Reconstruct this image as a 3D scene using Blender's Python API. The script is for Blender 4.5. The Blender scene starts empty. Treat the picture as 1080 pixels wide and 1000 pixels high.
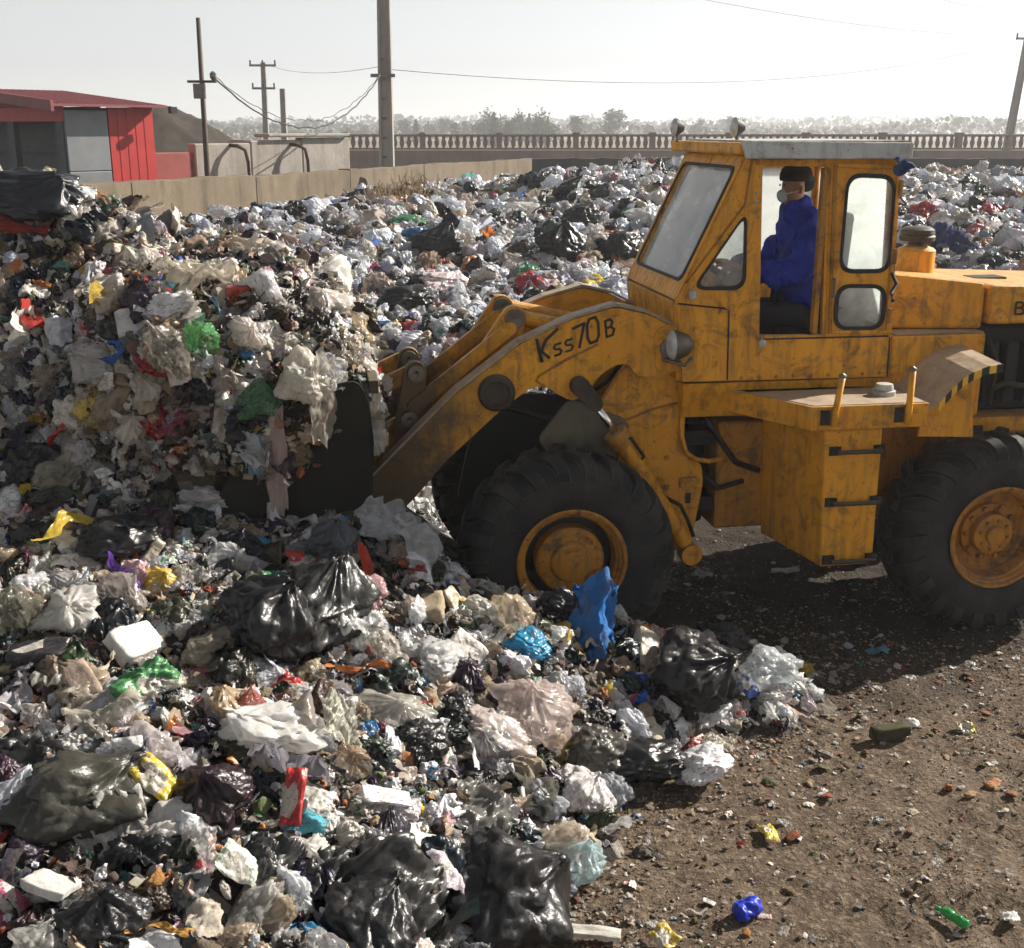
import bpy, bmesh, math, random
import numpy as np
from mathutils import Vector, Matrix, geometry

random.seed(7)
RNG = np.random.default_rng(7)
PI = math.pi
scene = bpy.context.scene
COL = scene.collection

# ------------------------------------------------------------------ camera, sky, sun, exposure
PITCH = math.atan(365 / 1250)
CAM_H = 3.43
cam_d = bpy.data.cameras.new('camera')
cam_d.sensor_width = 36.0
cam_d.lens = 36.0 * 1250 / 1080
cam_d.clip_start = 0.1
cam_d.clip_end = 6000
cam = bpy.data.objects.new('camera', cam_d)
cam.location = (0, 0, CAM_H)
cam.rotation_euler = (PI / 2 - PITCH, 0, 0)
COL.objects.link(cam)
scene.camera = cam

SUN_AZ = math.radians(61)          # clockwise from +Y
SUN_EL = math.radians(32)
world = bpy.data.worlds.new('World')
scene.world = world
world.use_nodes = True
wn = world.node_tree
bg = wn.nodes['Background']
sky = wn.nodes.new('ShaderNodeTexSky')
sky.sky_type = 'NISHITA'
sky.sun_disc = False
sky.sun_elevation = SUN_EL
sky.sun_rotation = SUN_AZ
sky.air_density = 1.0
sky.dust_density = 1.5
sky.altitude = 2200
sky.ozone_density = 1.0
hs = wn.nodes.new('ShaderNodeHueSaturation')
hs.inputs['Saturation'].default_value = 0.13
wn.links.new(sky.outputs[0], hs.inputs['Color'])
wn.links.new(hs.outputs[0], bg.inputs['Color'])
bg.inputs['Strength'].default_value = 0.061

sun_d = bpy.data.lights.new('sun', 'SUN')
sun_d.energy = 5.0
sun_d.angle = math.radians(0.6)
sun_d.color = (1.0, 0.93, 0.83)
sun = bpy.data.objects.new('sun', sun_d)
to_sun = Vector((math.cos(SUN_EL) * math.sin(SUN_AZ), math.cos(SUN_EL) * math.cos(SUN_AZ), math.sin(SUN_EL)))
sun.rotation_euler = (-to_sun).to_track_quat('-Z', 'Y').to_euler()
sun.location = to_sun * 60
COL.objects.link(sun)

vs = scene.view_settings
vs.view_transform = 'Standard'
vs.look = 'None'
vs.exposure = 1.05
vs.gamma = 1.0
vs.use_curve_mapping = False
scene.cycles.max_bounces = 6
scene.cycles.diffuse_bounces = 4
scene.cycles.glossy_bounces = 2
scene.cycles.transmission_bounces = 3
scene.cycles.transparent_max_bounces = 8
scene.cycles.volume_bounces = 0
scene.cycles.use_denoising = True
scene.cycles.use_adaptive_sampling = True
scene.cycles.adaptive_threshold = 0.03
try:
    scene.cycles.denoiser = 'OPENIMAGEDENOISE'
except Exception:
    pass

# ------------------------------------------------------------------ noise and maths
_perm = RNG.permutation(256)
_perm = np.concatenate([_perm, _perm])
_grad = RNG.normal(size=(256, 3))
_grad /= np.linalg.norm(_grad, axis=1)[:, None]


def noise(P, seed=0.0):
    """gradient noise, about -1..1, for an (n,3) array"""
    P = np.asarray(P, float) + seed * 17.31
    i = np.floor(P).astype(int)
    f = P - i
    u = f * f * f * (f * (f * 6 - 15) + 10)
    i &= 255
    out = 0
    for dx in (0, 1):
        for dy in (0, 1):
            for dz in (0, 1):
                h = _perm[_perm[_perm[(i[:, 0] + dx) & 255] + ((i[:, 1] + dy) & 255)] + ((i[:, 2] + dz) & 255)]
                g = _grad[h]
                d = g[:, 0] * (f[:, 0] - dx) + g[:, 1] * (f[:, 1] - dy) + g[:, 2] * (f[:, 2] - dz)
                w = (u[:, 0] if dx else 1 - u[:, 0]) * (u[:, 1] if dy else 1 - u[:, 1]) * (u[:, 2] if dz else 1 - u[:, 2])
                out = out + d * w
    return out * 1.6


def noise2(x, y, s, seed=0.0):
    x = np.asarray(x, float)
    y = np.asarray(y, float)
    P = np.stack([x.ravel() * s, y.ravel() * s, np.zeros(x.size) + 0.37], 1)
    return noise(P, seed).reshape(x.shape)


def sstep(a, b, x):
    t = np.clip((x - a) / (b - a), 0, 1)
    return t * t * (3 - 2 * t)


def ray(u, v):
    """direction through a point of the picture, for putting litter onto the heap's surface"""
    cp, sp = math.cos(PITCH), math.sin(PITCH)
    a, b = (u - 540) / 1250, (v - 500) / 1250
    return np.array([a, cp - b * sp, -sp - b * cp])


# ------------------------------------------------------------------ object helpers
def tag(o, label=None, cat=None, group=None, kind=None):
    if label: o['label'] = label
    if cat: o['category'] = cat
    if group: o['group'] = group
    if kind: o['kind'] = kind
    return o


def empty(name, loc=(0, 0, 0), rz=0.0, parent=None):
    o = bpy.data.objects.new(name, None)
    o.location = loc
    o.rotation_euler = (0, 0, rz)
    o.empty_display_size = 0.2
    COL.objects.link(o)
    if parent: o.parent = parent
    return o


def link(name, me, mats, parent=None, smooth=False, bevel=0.0):
    o = bpy.data.objects.new(name, me)
    if not isinstance(mats, (list, tuple)): mats = [mats]
    if len(me.materials) == 0:
        for m in mats: me.materials.append(m)
    COL.objects.link(o)
    if parent: o.parent = parent
    if smooth:
        me.polygons.foreach_set('use_smooth', [True] * len(me.polygons))
    if bevel:
        b = o.modifiers.new('bevel', 'BEVEL')
        b.width = bevel
        b.segments = 2
        b.limit_method = 'ANGLE'
        b.angle_limit = math.radians(40)
    return o


def mesh_np(name, V, Fc, smooth=False):
    me = bpy.data.meshes.new(name)
    V = np.asarray(V, np.float32)
    Fc = np.asarray(Fc, np.int32)
    n = Fc.shape[1]
    me.vertices.add(len(V))
    me.vertices.foreach_set('co', V.ravel())
    me.loops.add(Fc.size)
    me.loops.foreach_set('vertex_index', Fc.ravel())
    me.polygons.add(len(Fc))
    me.polygons.foreach_set('loop_start', np.arange(0, Fc.size, n, dtype=np.int32))
    if smooth:
        me.polygons.foreach_set('use_smooth', np.ones(len(Fc), bool))
    me.update(calc_edges=True)
    return me


class MB:
    """collects simple shapes into one mesh"""
    def __init__(s):
        s.v = []
        s.f = []
        s.m = []
        s.mi = 0

    def add(s, vs, fs):
        b = len(s.v)
        s.v += [tuple(v) for v in vs]
        s.f += [tuple(b + i for i in f) for f in fs]
        s.m += [s.mi] * len(fs)
        return s

    def box(s, a, b, rot=None, piv=None):
        (x0, y0, z0), (x1, y1, z1) = a, b
        vs = [Vector(p) for p in ((x0, y0, z0), (x1, y0, z0), (x1, y1, z0), (x0, y1, z0), (x0, y0, z1), (x1, y0, z1), (x1, y1, z1), (x0, y1, z1))]
        if rot is not None:
            c = Vector(piv) if piv else (vs[0] + vs[6]) / 2
            vs = [c + rot @ (v - c) for v in vs]
        return s.add(vs, [(0, 3, 2, 1), (4, 5, 6, 7), (0, 1, 5, 4), (1, 2, 6, 5), (2, 3, 7, 6), (3, 0, 4, 7)])

    def hexa(s, p):
        """8 corners: bottom ring then top ring"""
        return s.add(p, [(0, 3, 2, 1), (4, 5, 6, 7), (0, 1, 5, 4), (1, 2, 6, 5), (2, 3, 7, 6), (3, 0, 4, 7)])

    def cyl(s, a, b, r0, r1=None, n=16, caps=True):
        a = Vector(a); b = Vector(b)
        r1 = r0 if r1 is None else r1
        d = (b - a).normalized()
        t = Vector((0, 0, 1)) if abs(d.z) < .9 else Vector((1, 0, 0))
        x = d.cross(t).normalized(); y = d.cross(x)
        vs = []
        for c, r in ((a, r0), (b, r1)):
            for k in range(n):
                an = 2 * PI * k / n
                vs.append(c + (x * math.cos(an) + y * math.sin(an)) * r)
        fs = [(k, (k + 1) % n, n + (k + 1) % n, n + k) for k in range(n)]
        if caps:
            fs += [tuple(range(n - 1, -1, -1)), tuple(range(n, 2 * n))]
        return s.add(vs, fs)

    def tube(s, pts, r, n=8):
        pts = [Vector(p) for p in pts]
        rs = r if isinstance(r, (list, tuple)) else [r] * len(pts)
        vs = []
        up = Vector((0.1, 0.2, 1)).normalized()
        for i, p in enumerate(pts):
            d = (pts[min(i + 1, len(pts) - 1)] - pts[max(i - 1, 0)]).normalized()
            x = d.cross(up)
            if x.length < 1e-3: x = d.cross(Vector((1, 0, 0)))
            x.normalize(); y = d.cross(x)
            for k in range(n):
                an = 2 * PI * k / n
                vs.append(p + (x * math.cos(an) + y * math.sin(an)) * rs[i])
        fs = []
        for i in range(len(pts) - 1):
            for k in range(n):
                fs.append((i * n + k, i * n + (k + 1) % n, (i + 1) * n + (k + 1) % n, (i + 1) * n + k))
        e = (len(pts) - 1) * n
        fs += [tuple(range(n - 1, -1, -1)), tuple(range(e, e + n))]
        return s.add(vs, fs)

    def lathe(s, prof, axis='y', c=(0, 0, 0), n=32):
        """prof: (along, radius)"""
        vs = []
        for (h, r) in prof:
            for k in range(n):
                an = 2 * PI * k / n
                a, b = r * math.cos(an), r * math.sin(an)
                p = (a, h, b) if axis == 'y' else ((a, b, h) if axis == 'z' else (h, a, b))
                vs.append((p[0] + c[0], p[1] + c[1], p[2] + c[2]))
        fs = []
        for i in range(len(prof) - 1):
            for k in range(n):
                fs.append((i * n + k, i * n + (k + 1) % n, (i + 1) * n + (k + 1) % n, (i + 1) * n + k))
        return s.add(vs, fs)

    def plate(s, outer, holes, t, mp):
        """flat plate with holes; outer/holes are 2-D loops, mp(a, b, d) places a point, d from 0 to t"""
        loops = [outer] + list(holes)
        flat = [q for l in loops for q in l]
        tris = geometry.tessellate_polygon([[Vector((q[0], q[1], 0)) for q in l] for l in loops])
        n = len(flat)
        vs = [mp(q[0], q[1], 0) for q in flat] + [mp(q[0], q[1], t) for q in flat]
        fs = [tuple(tr) for tr in tris] + [tuple(n + i for i in reversed(tr)) for tr in tris]
        b = 0
        for l in loops:
            m = len(l)
            for k in range(m):
                fs.append((b + k, b + (k + 1) % m, n + b + (k + 1) % m, n + b + k))
            b += m
        return s.add(vs, fs)

    def mesh(s, name):
        me = bpy.data.meshes.new(name)
        me.from_pydata([tuple(v) for v in s.v], [], s.f)
        if any(s.m):
            me.polygons.foreach_set('material_index', s.m)
        bm = bmesh.new()
        bm.from_mesh(me)
        bmesh.ops.recalc_face_normals(bm, faces=bm.faces)
        bm.to_mesh(me)
        bm.free()
        return me

    def build(s, name, mats, parent=None, smooth=False, bevel=0.0):
        return link(name, s.mesh(name), mats, parent, smooth, bevel)


def smooth_by_angle(o, deg=35):
    me = o.data
    bm = bmesh.new()
    bm.from_mesh(me)
    for e in bm.edges:
        if len(e.link_faces) == 2 and e.calc_face_angle(0) > math.radians(deg):
            e.smooth = False
    for f in bm.faces: f.smooth = True
    bm.to_mesh(me)
    bm.free()
    return o


def rounded(pts, r, n=5):
    """round the corners of a 2-D polygon"""
    out = []
    m = len(pts)
    for i in range(m):
        p0 = Vector(pts[i - 1]); p1 = Vector(pts[i]); p2 = Vector(pts[(i + 1) % m])
        a = (p0 - p1); b = (p2 - p1)
        rr = min(r, a.length * .45, b.length * .45)
        s = p1 + a.normalized() * rr
        e = p1 + b.normalized() * rr
        for k in range(n + 1):
            t = k / n
            q = s * (1 - t) ** 2 + p1 * 2 * t * (1 - t) + e * t * t
            out.append((q.x, q.y))
    return out


# ------------------------------------------------------------------ materials
class NT:
    def __init__(s, name):
        s.m = bpy.data.materials.new(name)
        s.m.use_nodes = True
        s.t = s.m.node_tree
        s.t.nodes.clear()
        s.out = s.t.nodes.new('ShaderNodeOutputMaterial')

    def n(s, typ, ins=None, **kw):
        nd = s.t.nodes.new('ShaderNode' + typ)
        for k, v in kw.items(): setattr(nd, k, v)
        for k, v in (ins or {}).items():
            sk = nd.inputs[k]
            if isinstance(v, bpy.types.NodeSocket): s.t.links.new(v, sk)
            else: sk.default_value = v
        return nd

    def coord(s, kind='Object'):
        return s.n('TexCoord').outputs[kind]

    def noise(s, vec, scale, detail=4, rough=.55, dist=0.0):
        return s.n('TexNoise', {'Vector': vec, 'Scale': scale, 'Detail': detail, 'Roughness': rough, 'Distortion': dist}).outputs['Fac']

    def ramp(s, fac, *stops):
        r = s.n('ValToRGB', {'Fac': fac})
        e = r.color_ramp.elements
        while len(e) < len(stops): e.new(0.5)
        for i, (p, c) in enumerate(stops):
            e[i].position = p
            e[i].color = (c, c, c, 1) if isinstance(c, (int, float)) else (*c, 1)
        return r.outputs['Color']

    def mix(s, fac, a, b, mode='MIX'):
        nd = s.t.nodes.new('ShaderNodeMix')
        nd.data_type = 'RGBA'
        nd.blend_type = mode
        for sk, v in ((nd.inputs[0], fac), (nd.inputs[6], a), (nd.inputs[7], b)):
            if isinstance(v, bpy.types.NodeSocket): s.t.links.new(v, sk)
            elif isinstance(v, (int, float)): sk.default_value = v
            else: sk.default_value = (*v, 1)
        return nd.outputs[2]

    def math(s, op, a, b=0.5):
        nd = s.n('Math', operation=op)
        for i, v in enumerate((a, b)):
            if isinstance(v, bpy.types.NodeSocket): s.t.links.new(v, nd.inputs[i])
            else: nd.inputs[i].default_value = v
        return nd.outputs[0]

    def bump(s, h, strength=.3, dist=.02, normal=None):
        ins = {'Height': h, 'Strength': strength, 'Distance': dist}
        if normal is not None: ins['Normal'] = normal
        return s.n('Bump', ins).outputs[0]

    def principled(s, color, rough=.5, normal=None, metallic=0.0, spec=.5, **kw):
        b = s.n('BsdfPrincipled')
        for k, v in (('Base Color', color), ('Roughness', rough), ('Metallic', metallic), ('Specular IOR Level', spec), *kw.items()):
            sk = b.inputs[k]
            if isinstance(v, bpy.types.NodeSocket): s.t.links.new(v, sk)
            elif isinstance(v, (int, float)): sk.default_value = v
            else: sk.default_value = (*v, 1)
        if normal is not None: s.t.links.new(normal, b.inputs['Normal'])
        return b.outputs[0]

    def done(s, shader, vol=None):
        if shader is not None: s.t.links.new(shader, s.out.inputs['Surface'])
        if vol is not None: s.t.links.new(vol, s.out.inputs['Volume'])
        return s.m

    def mixs(s, fac, a, b):
        nd = s.n('MixShader')
        if isinstance(fac, bpy.types.NodeSocket): s.t.links.new(fac, nd.inputs[0])
        else: nd.inputs[0].default_value = fac
        s.t.links.new(a, nd.inputs[1])
        s.t.links.new(b, nd.inputs[2])
        return nd.outputs[0]


def mat_plain(name, c, rough=.6, metallic=0.0, spec=.4, var=.25, scale=8, bump=.1):
    t = NT(name)
    co = t.coord()
    n = t.noise(co, scale, 5, .6)
    col = t.mix(t.ramp(n, (.3, 0), (.7, 1)), tuple(x * (1 - var) for x in c), tuple(min(1, x * (1 + var)) for x in c))
    nb = t.bump(t.noise(co, scale * 4, 4), bump, .01) if bump else None
    return t.done(t.principled(col, rough, nb, metallic, spec))


def mat_paint(name, c1, c2, dust=.55, grime=.85, mud=None):
    """machine paint: faded, chipped, oily and dusty"""
    t = NT(name)
    co = t.coord()
    base = t.mix(t.ramp(t.noise(co, 2.2, 4, .6), (.35, 0), (.68, 1)), c1, c2)
    mp = t.n('Mapping', {'Vector': co, 'Scale': (9, 9, 1.1)})
    streak = t.ramp(t.noise(mp.outputs[0], 1.8, 7, .68), (.49, 0), (.66, 1))
    col = t.mix(t.math('MULTIPLY', streak, .55 * grime), base, (.07, .038, .016))
    blot = t.ramp(t.noise(co, 4.6, 10, .76, 1.4), (.50, 0), (.62, 1))
    col = t.mix(t.math('MULTIPLY', blot, .75 * grime), col, (.05, .033, .012))
    chip = t.ramp(t.noise(co, 22, 5, .65), (.655, 0), (.69, 1))
    col = t.mix(t.math('MULTIPLY', chip, .8), col, (.06, .03, .018))
    nz = t.n('SeparateXYZ', {'Vector': t.n('NewGeometry').outputs['Normal']}).outputs['Z']
    up = t.ramp(nz, (.45, 0), (.9, 1))
    dn = t.ramp(t.noise(co, 7, 5, .65), (.3, .25), (.7, 1))
    col = t.mix(t.math('MULTIPLY', t.math('MULTIPLY', up, dn), dust), col, (.36, .28, .20))
    if mud is not None:
        mx = t.n('SeparateXYZ', {'Vector': co}).outputs['X']
        e = t.math('ADD', mx, t.math('MULTIPLY', t.math('SUBTRACT', t.noise(co, 3.0, 7, .7), .5), 1.5))
        col = t.mix(t.math('MULTIPLY', t.n('MapRange', {'Value': e, 'From Min': mud, 'From Max': mud + .5}).outputs[0], .92), col, (.045, .036, .02))
    fine = t.ramp(t.noise(co, 60, 3, .6), (.4, 0), (.62, 1))
    col = t.mix(t.math('MULTIPLY', fine, .08), col, (.26, .18, .09))
    bev = t.n('Bevel', {'Radius': .014}, samples=4).outputs[0]
    dt = t.n('VectorMath', {0: bev, 1: t.n('NewGeometry').outputs['Normal']}, operation='DOT_PRODUCT').outputs['Value']
    ed = t.ramp(t.math('SUBTRACT', 1.0, dt), (.01, 0), (.10, 1))
    ed = t.math('MULTIPLY', ed, t.ramp(t.noise(co, 9, 6, .7), (.40, 0), (.60, 1)))
    col = t.mix(t.math('MULTIPLY', ed, .8), col, (.07, .045, .03))
    rough = t.ramp(t.noise(co, 6, 4), (.3, .38), (.7, .68))
    nb = t.bump(t.noise(co, 26, 6, .65), .16, .012)
    nb = t.bump(t.noise(co, 2.6, 3), .45, .06, nb)
    return t.done(t.principled(col, rough, nb, 0, .4))


M = {}
M['paint'] = mat_paint('orange_machine_paint', (.64, .275, .003), (.74, .335, .007))
M['paint_arm'] = mat_paint('muddy_arm_paint', (.65, .28, .003), (.75, .34, .007), .5, .75, 1.9)
M['rusty'] = mat_paint('rusty_wheel_paint', (.50, .215, .008), (.36, .14, .012), .25, 1.1)
M['paint_dark'] = mat_paint('grimy_machine_paint', (.36, .155, .006), (.48, .21, .008), .5, 1.0)
M['bucket'] = mat_paint('dirty_bucket_steel', (.013, .013, .009), (.026, .023, .014), .25, .8)
M['splash'] = mat_paint('dusty_splash_steel', (.10, .09, .06), (.14, .125, .085), .3, .6)
M['roofgrey'] = mat_paint('peeling_white_paint', (.42, .43, .42), (.56, .57, .55), .3, .5)
M['dusty'] = mat_paint('dusty_deck', (.34, .27, .20), (.42, .32, .22), .4, .5)
M['bucket_plate'] = mat_plain('grimy_bucket_plate', (.011, .0105, .007), .75, 0, .22, .5, 5)
M['black'] = mat_plain('oily_black', (.012, .011, .01), .6)
M['rubber_seal'] = mat_plain('rubber_seal', (.012, .012, .013), .65)
M['steel'] = mat_plain('worn_steel', (.16, .14, .12), .45, .7)
M['chrome'] = mat_plain('chromed_rod', (.75, .75, .74), .14, 1.0, var=.05, bump=0)
M['lamp_glass'] = mat_plain('lamp_glass', (.42, .43, .42), .2, 0, .6, .3, 20)
M['letter'] = mat_plain('black_marking', (.02, .018, .015), .6)
M['yellow'] = mat_plain('hazard_yellow', (.72, .42, .03), .5)
M['seat'] = mat_plain('black_vinyl', (.015, .015, .017), .5)
M['blue_rag'] = mat_plain('blue_rag', (.02, .05, .12), .9)


def mat_tyre():
    t = NT('dusty_tyre_rubber')
    co = t.coord()
    n = t.noise(co, 4, 6, .65)
    col = t.mix(t.ramp(n, (.4, 0), (.72, .8)), (.009, .009, .010), (.05, .046, .042))
    sp = t.ramp(t.noise(co, 45, 3, .5), (.70, 0), (.76, 1))
    col = t.mix(t.math('MULTIPLY', sp, .4), col, (.18, .16, .13))
    bev = t.n('Bevel', {'Radius': .016}, samples=4).outputs[0]
    dt = t.n('VectorMath', {0: bev, 1: t.n('NewGeometry').outputs['Normal']}, operation='DOT_PRODUCT').outputs['Value']
    ed = t.math('MULTIPLY', t.ramp(t.math('SUBTRACT', 1.0, dt), (.01, 0), (.12, 1)), t.ramp(t.noise(co, 7, 5, .7), (.38, .1), (.62, 1)))
    col = t.mix(t.math('MULTIPLY', ed, .7), col, (.11, .10, .09))
    nb = t.bump(t.noise(co, 22, 5, .6), .3, .012)
    return t.done(t.principled(col, .72, nb, 0, .35))


M['tyre'] = mat_tyre()


def mat_glass(name, milk, tint=(.86, .9, .88), trn=.55):
    """grimy cab glass: part clear, part milky film of dust"""
    t = NT(name)
    co = t.coord()
    n = t.ramp(t.noise(co, 5, 5, .6, .5), (.3, max(0, milk - .12)), (.72, min(1, milk + .12)))
    clear = t.n('BsdfTransparent', {'Color': (.86, .9, .9, 1)}).outputs[0]
    g = t.n('BsdfGlossy', {'Color': (1, 1, 1, 1), 'Roughness': .06}).outputs[0]
    fr = t.n('Fresnel', {'IOR': 1.45}).outputs[0]
    cl = t.mixs(fr, clear, g)
    d = t.n('BsdfDiffuse', {'Color': (*tint, 1)}).outputs[0]
    tr = t.n('BsdfTranslucent', {'Color': (*tint, 1)}).outputs[0]
    return t.done(t.mixs(n, cl, t.mixs(trn, d, tr)))


M['glass_milky'] = mat_glass('milky_cab_glass', .85, (.93, .95, .93), .85)
M['glass_door'] = mat_glass('hazed_cab_glass', .30, (.95, .97, .95), .7)
M['glass'] = mat_glass('dusty_cab_glass', .20, (.95, .97, .97), .7)


def mat_concrete(name, c, stain=(.12, .10, .07), scale=1.0, streaks=True):
    t = NT(name)
    co = t.coord()
    n = t.noise(co, 1.3 * scale, 7, .65)
    col = t.mix(t.ramp(n, (.3, 0), (.7, 1)), tuple(x * .75 for x in c), tuple(min(1, x * 1.15) for x in c))
    mp = t.n('Mapping', {'Vector': co, 'Scale': (2.2 * scale, 2.2 * scale, .25 * scale)})
    s = t.ramp(t.noise(mp.outputs[0], 1.5, 6, .65), (.5, 0), (.75, 1))
    if streaks:
        col = t.mix(t.math('MULTIPLY', s, .85), col, stain)
    nb = t.bump(t.noise(co, 14 * scale, 6, .65), .35, .03)
    return t.done(t.principled(col, .9, nb, 0, .2))


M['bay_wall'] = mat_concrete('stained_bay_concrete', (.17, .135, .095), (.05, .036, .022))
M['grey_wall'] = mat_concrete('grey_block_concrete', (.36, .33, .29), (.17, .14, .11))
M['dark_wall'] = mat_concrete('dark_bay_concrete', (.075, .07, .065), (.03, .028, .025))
M['fence'] = mat_concrete('pinkish_cast_concrete', (.27, .195, .17), (.16, .12, .10), .6)
M['pole'] = mat_concrete('pole_concrete', (.30, .285, .26), (.17, .15, .13))
M['red_sheet'] = mat_plain('red_sheet_metal', (.42, .028, .026), .5, .0, .4, .12, 3, .05)
M['red_roof'] = mat_plain('dusty_red_roof_sheet', (.22, .055, .06), .55, 0, .4, .12, 3, .05)
M['red_dull'] = mat_plain('faded_red_sheet', (.26, .07, .06), .7, 0, .3, .2, 2)
M['grey_sheet'] = mat_plain('grey_sheet_metal', (.20, .21, .22), .5, .2, .4, .15, 2)
M['dark_inside'] = mat_plain('dark_shed_steel', (.05, .055, .06), .6)
M['pipe'] = mat_plain('rusty_dark_pipe', (.06, .04, .03), .7)
M['wire'] = mat_plain('black_cable', (.03, .03, .03), .7, bump=0)
M['soil'] = mat_concrete('dark_soil', (.038, .028, .02), (.02, .015, .01), .6, False)
M['bark'] = mat_plain('bark', (.09, .07, .05), .9)


def mat_leaf(name, a, b):
    t = NT(name)
    n = t.noise(t.coord(), .9, 3)
    col = t.mix(t.ramp(n, (.35, 0), (.65, 1)), a, b)
    return t.done(t.mixs(.3, t.principled(col, .7, None, 0, .2), t.n('BsdfTranslucent', {'Color': (*b, 1)}).outputs[0]))


M['leaf'] = mat_leaf('green_leaves', (.055, .075, .03), (.085, .10, .045))
M['leaf_grey'] = mat_plain('grey_green_leaves', (.055, .056, .034), .9, bump=0)
M['dry'] = mat_leaf('dry_weed', (.16, .11, .065), (.22, .155, .09))


def mat_ground():
    t = NT('packed_dirt')
    co = t.coord()
    big = t.noise(co, .55, 4, .6)
    col = t.mix(t.ramp(big, (.35, 0), (.66, 1)), (.092, .065, .045), (.138, .101, .071))
    mid = t.noise(co, 3.2, 6, .65)
    col = t.mix(t.ramp(mid, (.42, 0), (.68, .85)), col, (.075, .054, .037))
    fine = t.noise(co, 26, 5, .7)
    col = t.mix(t.ramp(fine, (.5, 0), (.68, .75)), col, (.27, .215, .155))
    dark = t.ramp(t.noise(co, 38, 5, .65), (.52, 0), (.62, .85))
    col = t.mix(dark, col, (.05, .037, .026))
    wet = t.ramp(t.noise(co, .9, 5, .6, .4), (.56, 0), (.70, .7))
    col = t.mix(wet, col, (.045, .037, .03))
    # shade under and behind the loader, painted into the dirt with a ragged edge
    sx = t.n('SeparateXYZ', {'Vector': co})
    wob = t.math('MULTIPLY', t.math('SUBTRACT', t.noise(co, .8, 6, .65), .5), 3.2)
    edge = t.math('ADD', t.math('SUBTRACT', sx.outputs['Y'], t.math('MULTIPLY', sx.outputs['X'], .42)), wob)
    loader_shade = t.n('MapRange', {'Value': edge, 'From Min': 5.45, 'From Max': 6.4}).outputs[0]
    col = t.mix(t.math('MULTIPLY', loader_shade, .82), col, (.026, .022, .017))
    far = sx.outputs['Y']
    f = t.n('MapRange', {'Value': far, 'From Min': 45, 'From Max': 90}).outputs[0]
    field = t.mix(t.noise(co, .02, 5), (.13, .11, .065), (.17, .14, .085))
    col = t.mix(f, col, field)
    h = t.math('ADD', t.math('MULTIPLY', t.noise(co, 9, 6, .65), 1.0), t.math('MULTIPLY', fine, .5))
    nb = t.bump(h, .8, .05)
    return t.done(t.principled(col, .95, nb, 0, .15))


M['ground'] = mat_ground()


def item_col(t):
    """colour each piece carries itself"""
    a = t.n('Attribute', attribute_name='col', attribute_type='INSTANCER')
    return a.outputs['Color']


def dirtied(t, co, col, amt=.6, scale=3.0, tone=(.16, .12, .08)):
    d = t.ramp(t.noise(co, scale, 6, .65, .4), (.45, 0), (.72, 1))
    return t.mix(t.math('MULTIPLY', d, amt), col, tone)


def crinkle(t, co, s=6.0, strength=.5, dist=.03, stretch=(1, 1, 1)):
    mp = t.n('Mapping', {'Vector': co, 'Scale': stretch}).outputs[0]
    w = t.n('TexNoise', {'Vector': mp, 'Scale': s * .5, 'Detail': 2.0}).outputs['Color']
    v = t.mix(.3, mp, w)
    a = t.n('TexVoronoi', {'Vector': v, 'Scale': s}, feature='DISTANCE_TO_EDGE').outputs['Distance']
    b = t.n('TexVoronoi', {'Vector': v, 'Scale': s * 2.3}, feature='F1').outputs['Distance']
    h = t.math('ADD', t.math('MULTIPLY', a, 1.2), t.math('MULTIPLY', b, .5))
    h = t.math('ADD', h, t.math('MULTIPLY', t.noise(co, s * 4, 3), .25))
    return t.bump(h, strength, dist)


def mat_film(name, clear=0.0, rough=.26, trans=.50, dirt=.26, print_=False):
    t = NT(name)
    co = t.coord()
    col = item_col(t)
    if print_:
        v = t.n('TexVoronoi', {'Vector': co, 'Scale': 1.5}, feature='F1')
        cells = t.ramp(t.n('SeparateColor', {'Color': v.outputs['Color']}).outputs[0], (.0, 0), (.66, 0), (.68, 1))
        v2 = t.n('SeparateColor', {'Color': v.outputs['Color']}).outputs[1]
        rp = t.n('ValToRGB', {'Fac': v2})
        rp.color_ramp.interpolation = 'CONSTANT'
        pal = [(.60, .56, .50), (.12, .36, .46), (.48, .05, .04), (.04, .10, .30), (.60, .42, .08), (.10, .10, .12), (.62, .60, .56), (.55, .28, .33)]
        while len(rp.color_ramp.elements) < len(pal): rp.color_ramp.elements.new(.5)
        for i_, c_ in enumerate(pal):
            rp.color_ramp.elements[i_].position = i_ / len(pal)
            rp.color_ramp.elements[i_].color = (*c_, 1)
        sec = rp.outputs['Color']
        col = t.mix(t.math('MULTIPLY', cells, .9), col, sec)
        mp = t.n('Mapping', {'Vector': co, 'Scale': (5, 26, 9)}).outputs[0]
        txt = t.ramp(t.noise(mp, 1.4, 2), (.60, 0), (.63, 1))
        col = t.mix(t.math('MULTIPLY', txt, .75), col, (.05, .05, .08))
    col = dirtied(t, co, col, dirt, 2.6, (.14, .105, .07))
    col = dirtied(t, co, col, dirt * .8, 11, (.10, .075, .05))
    nb = crinkle(t, co, 3.2, .30, .05, (1, 1, .5))
    p = t.principled(col, rough, nb, 0, .6)
    tr = t.n('BsdfTranslucent', {'Color': col, 'Normal': nb}).outputs[0]
    sh = t.mixs(trans, p, tr)
    if clear:
        fac = t.ramp(t.noise(co, 3, 4, .6), (.35, clear * .4), (.7, clear))
        sh = t.mixs(fac, sh, t.n('BsdfTransparent').outputs[0])
    return t.done(sh)


def mat_bin(name):
    t = NT(name)
    co = t.coord()
    col = item_col(t)
    d = t.ramp(t.noise(co, 3.2, 6, .7, .3), (.52, 0), (.78, 1))
    col = t.mix(t.math('MULTIPLY', d, .16), col, (.13, .10, .075))
    nb = crinkle(t, co, 2.6, .42, .06, (1, 1, .4))
    return t.done(t.principled(col, .36, nb, 0, .36))


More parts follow.
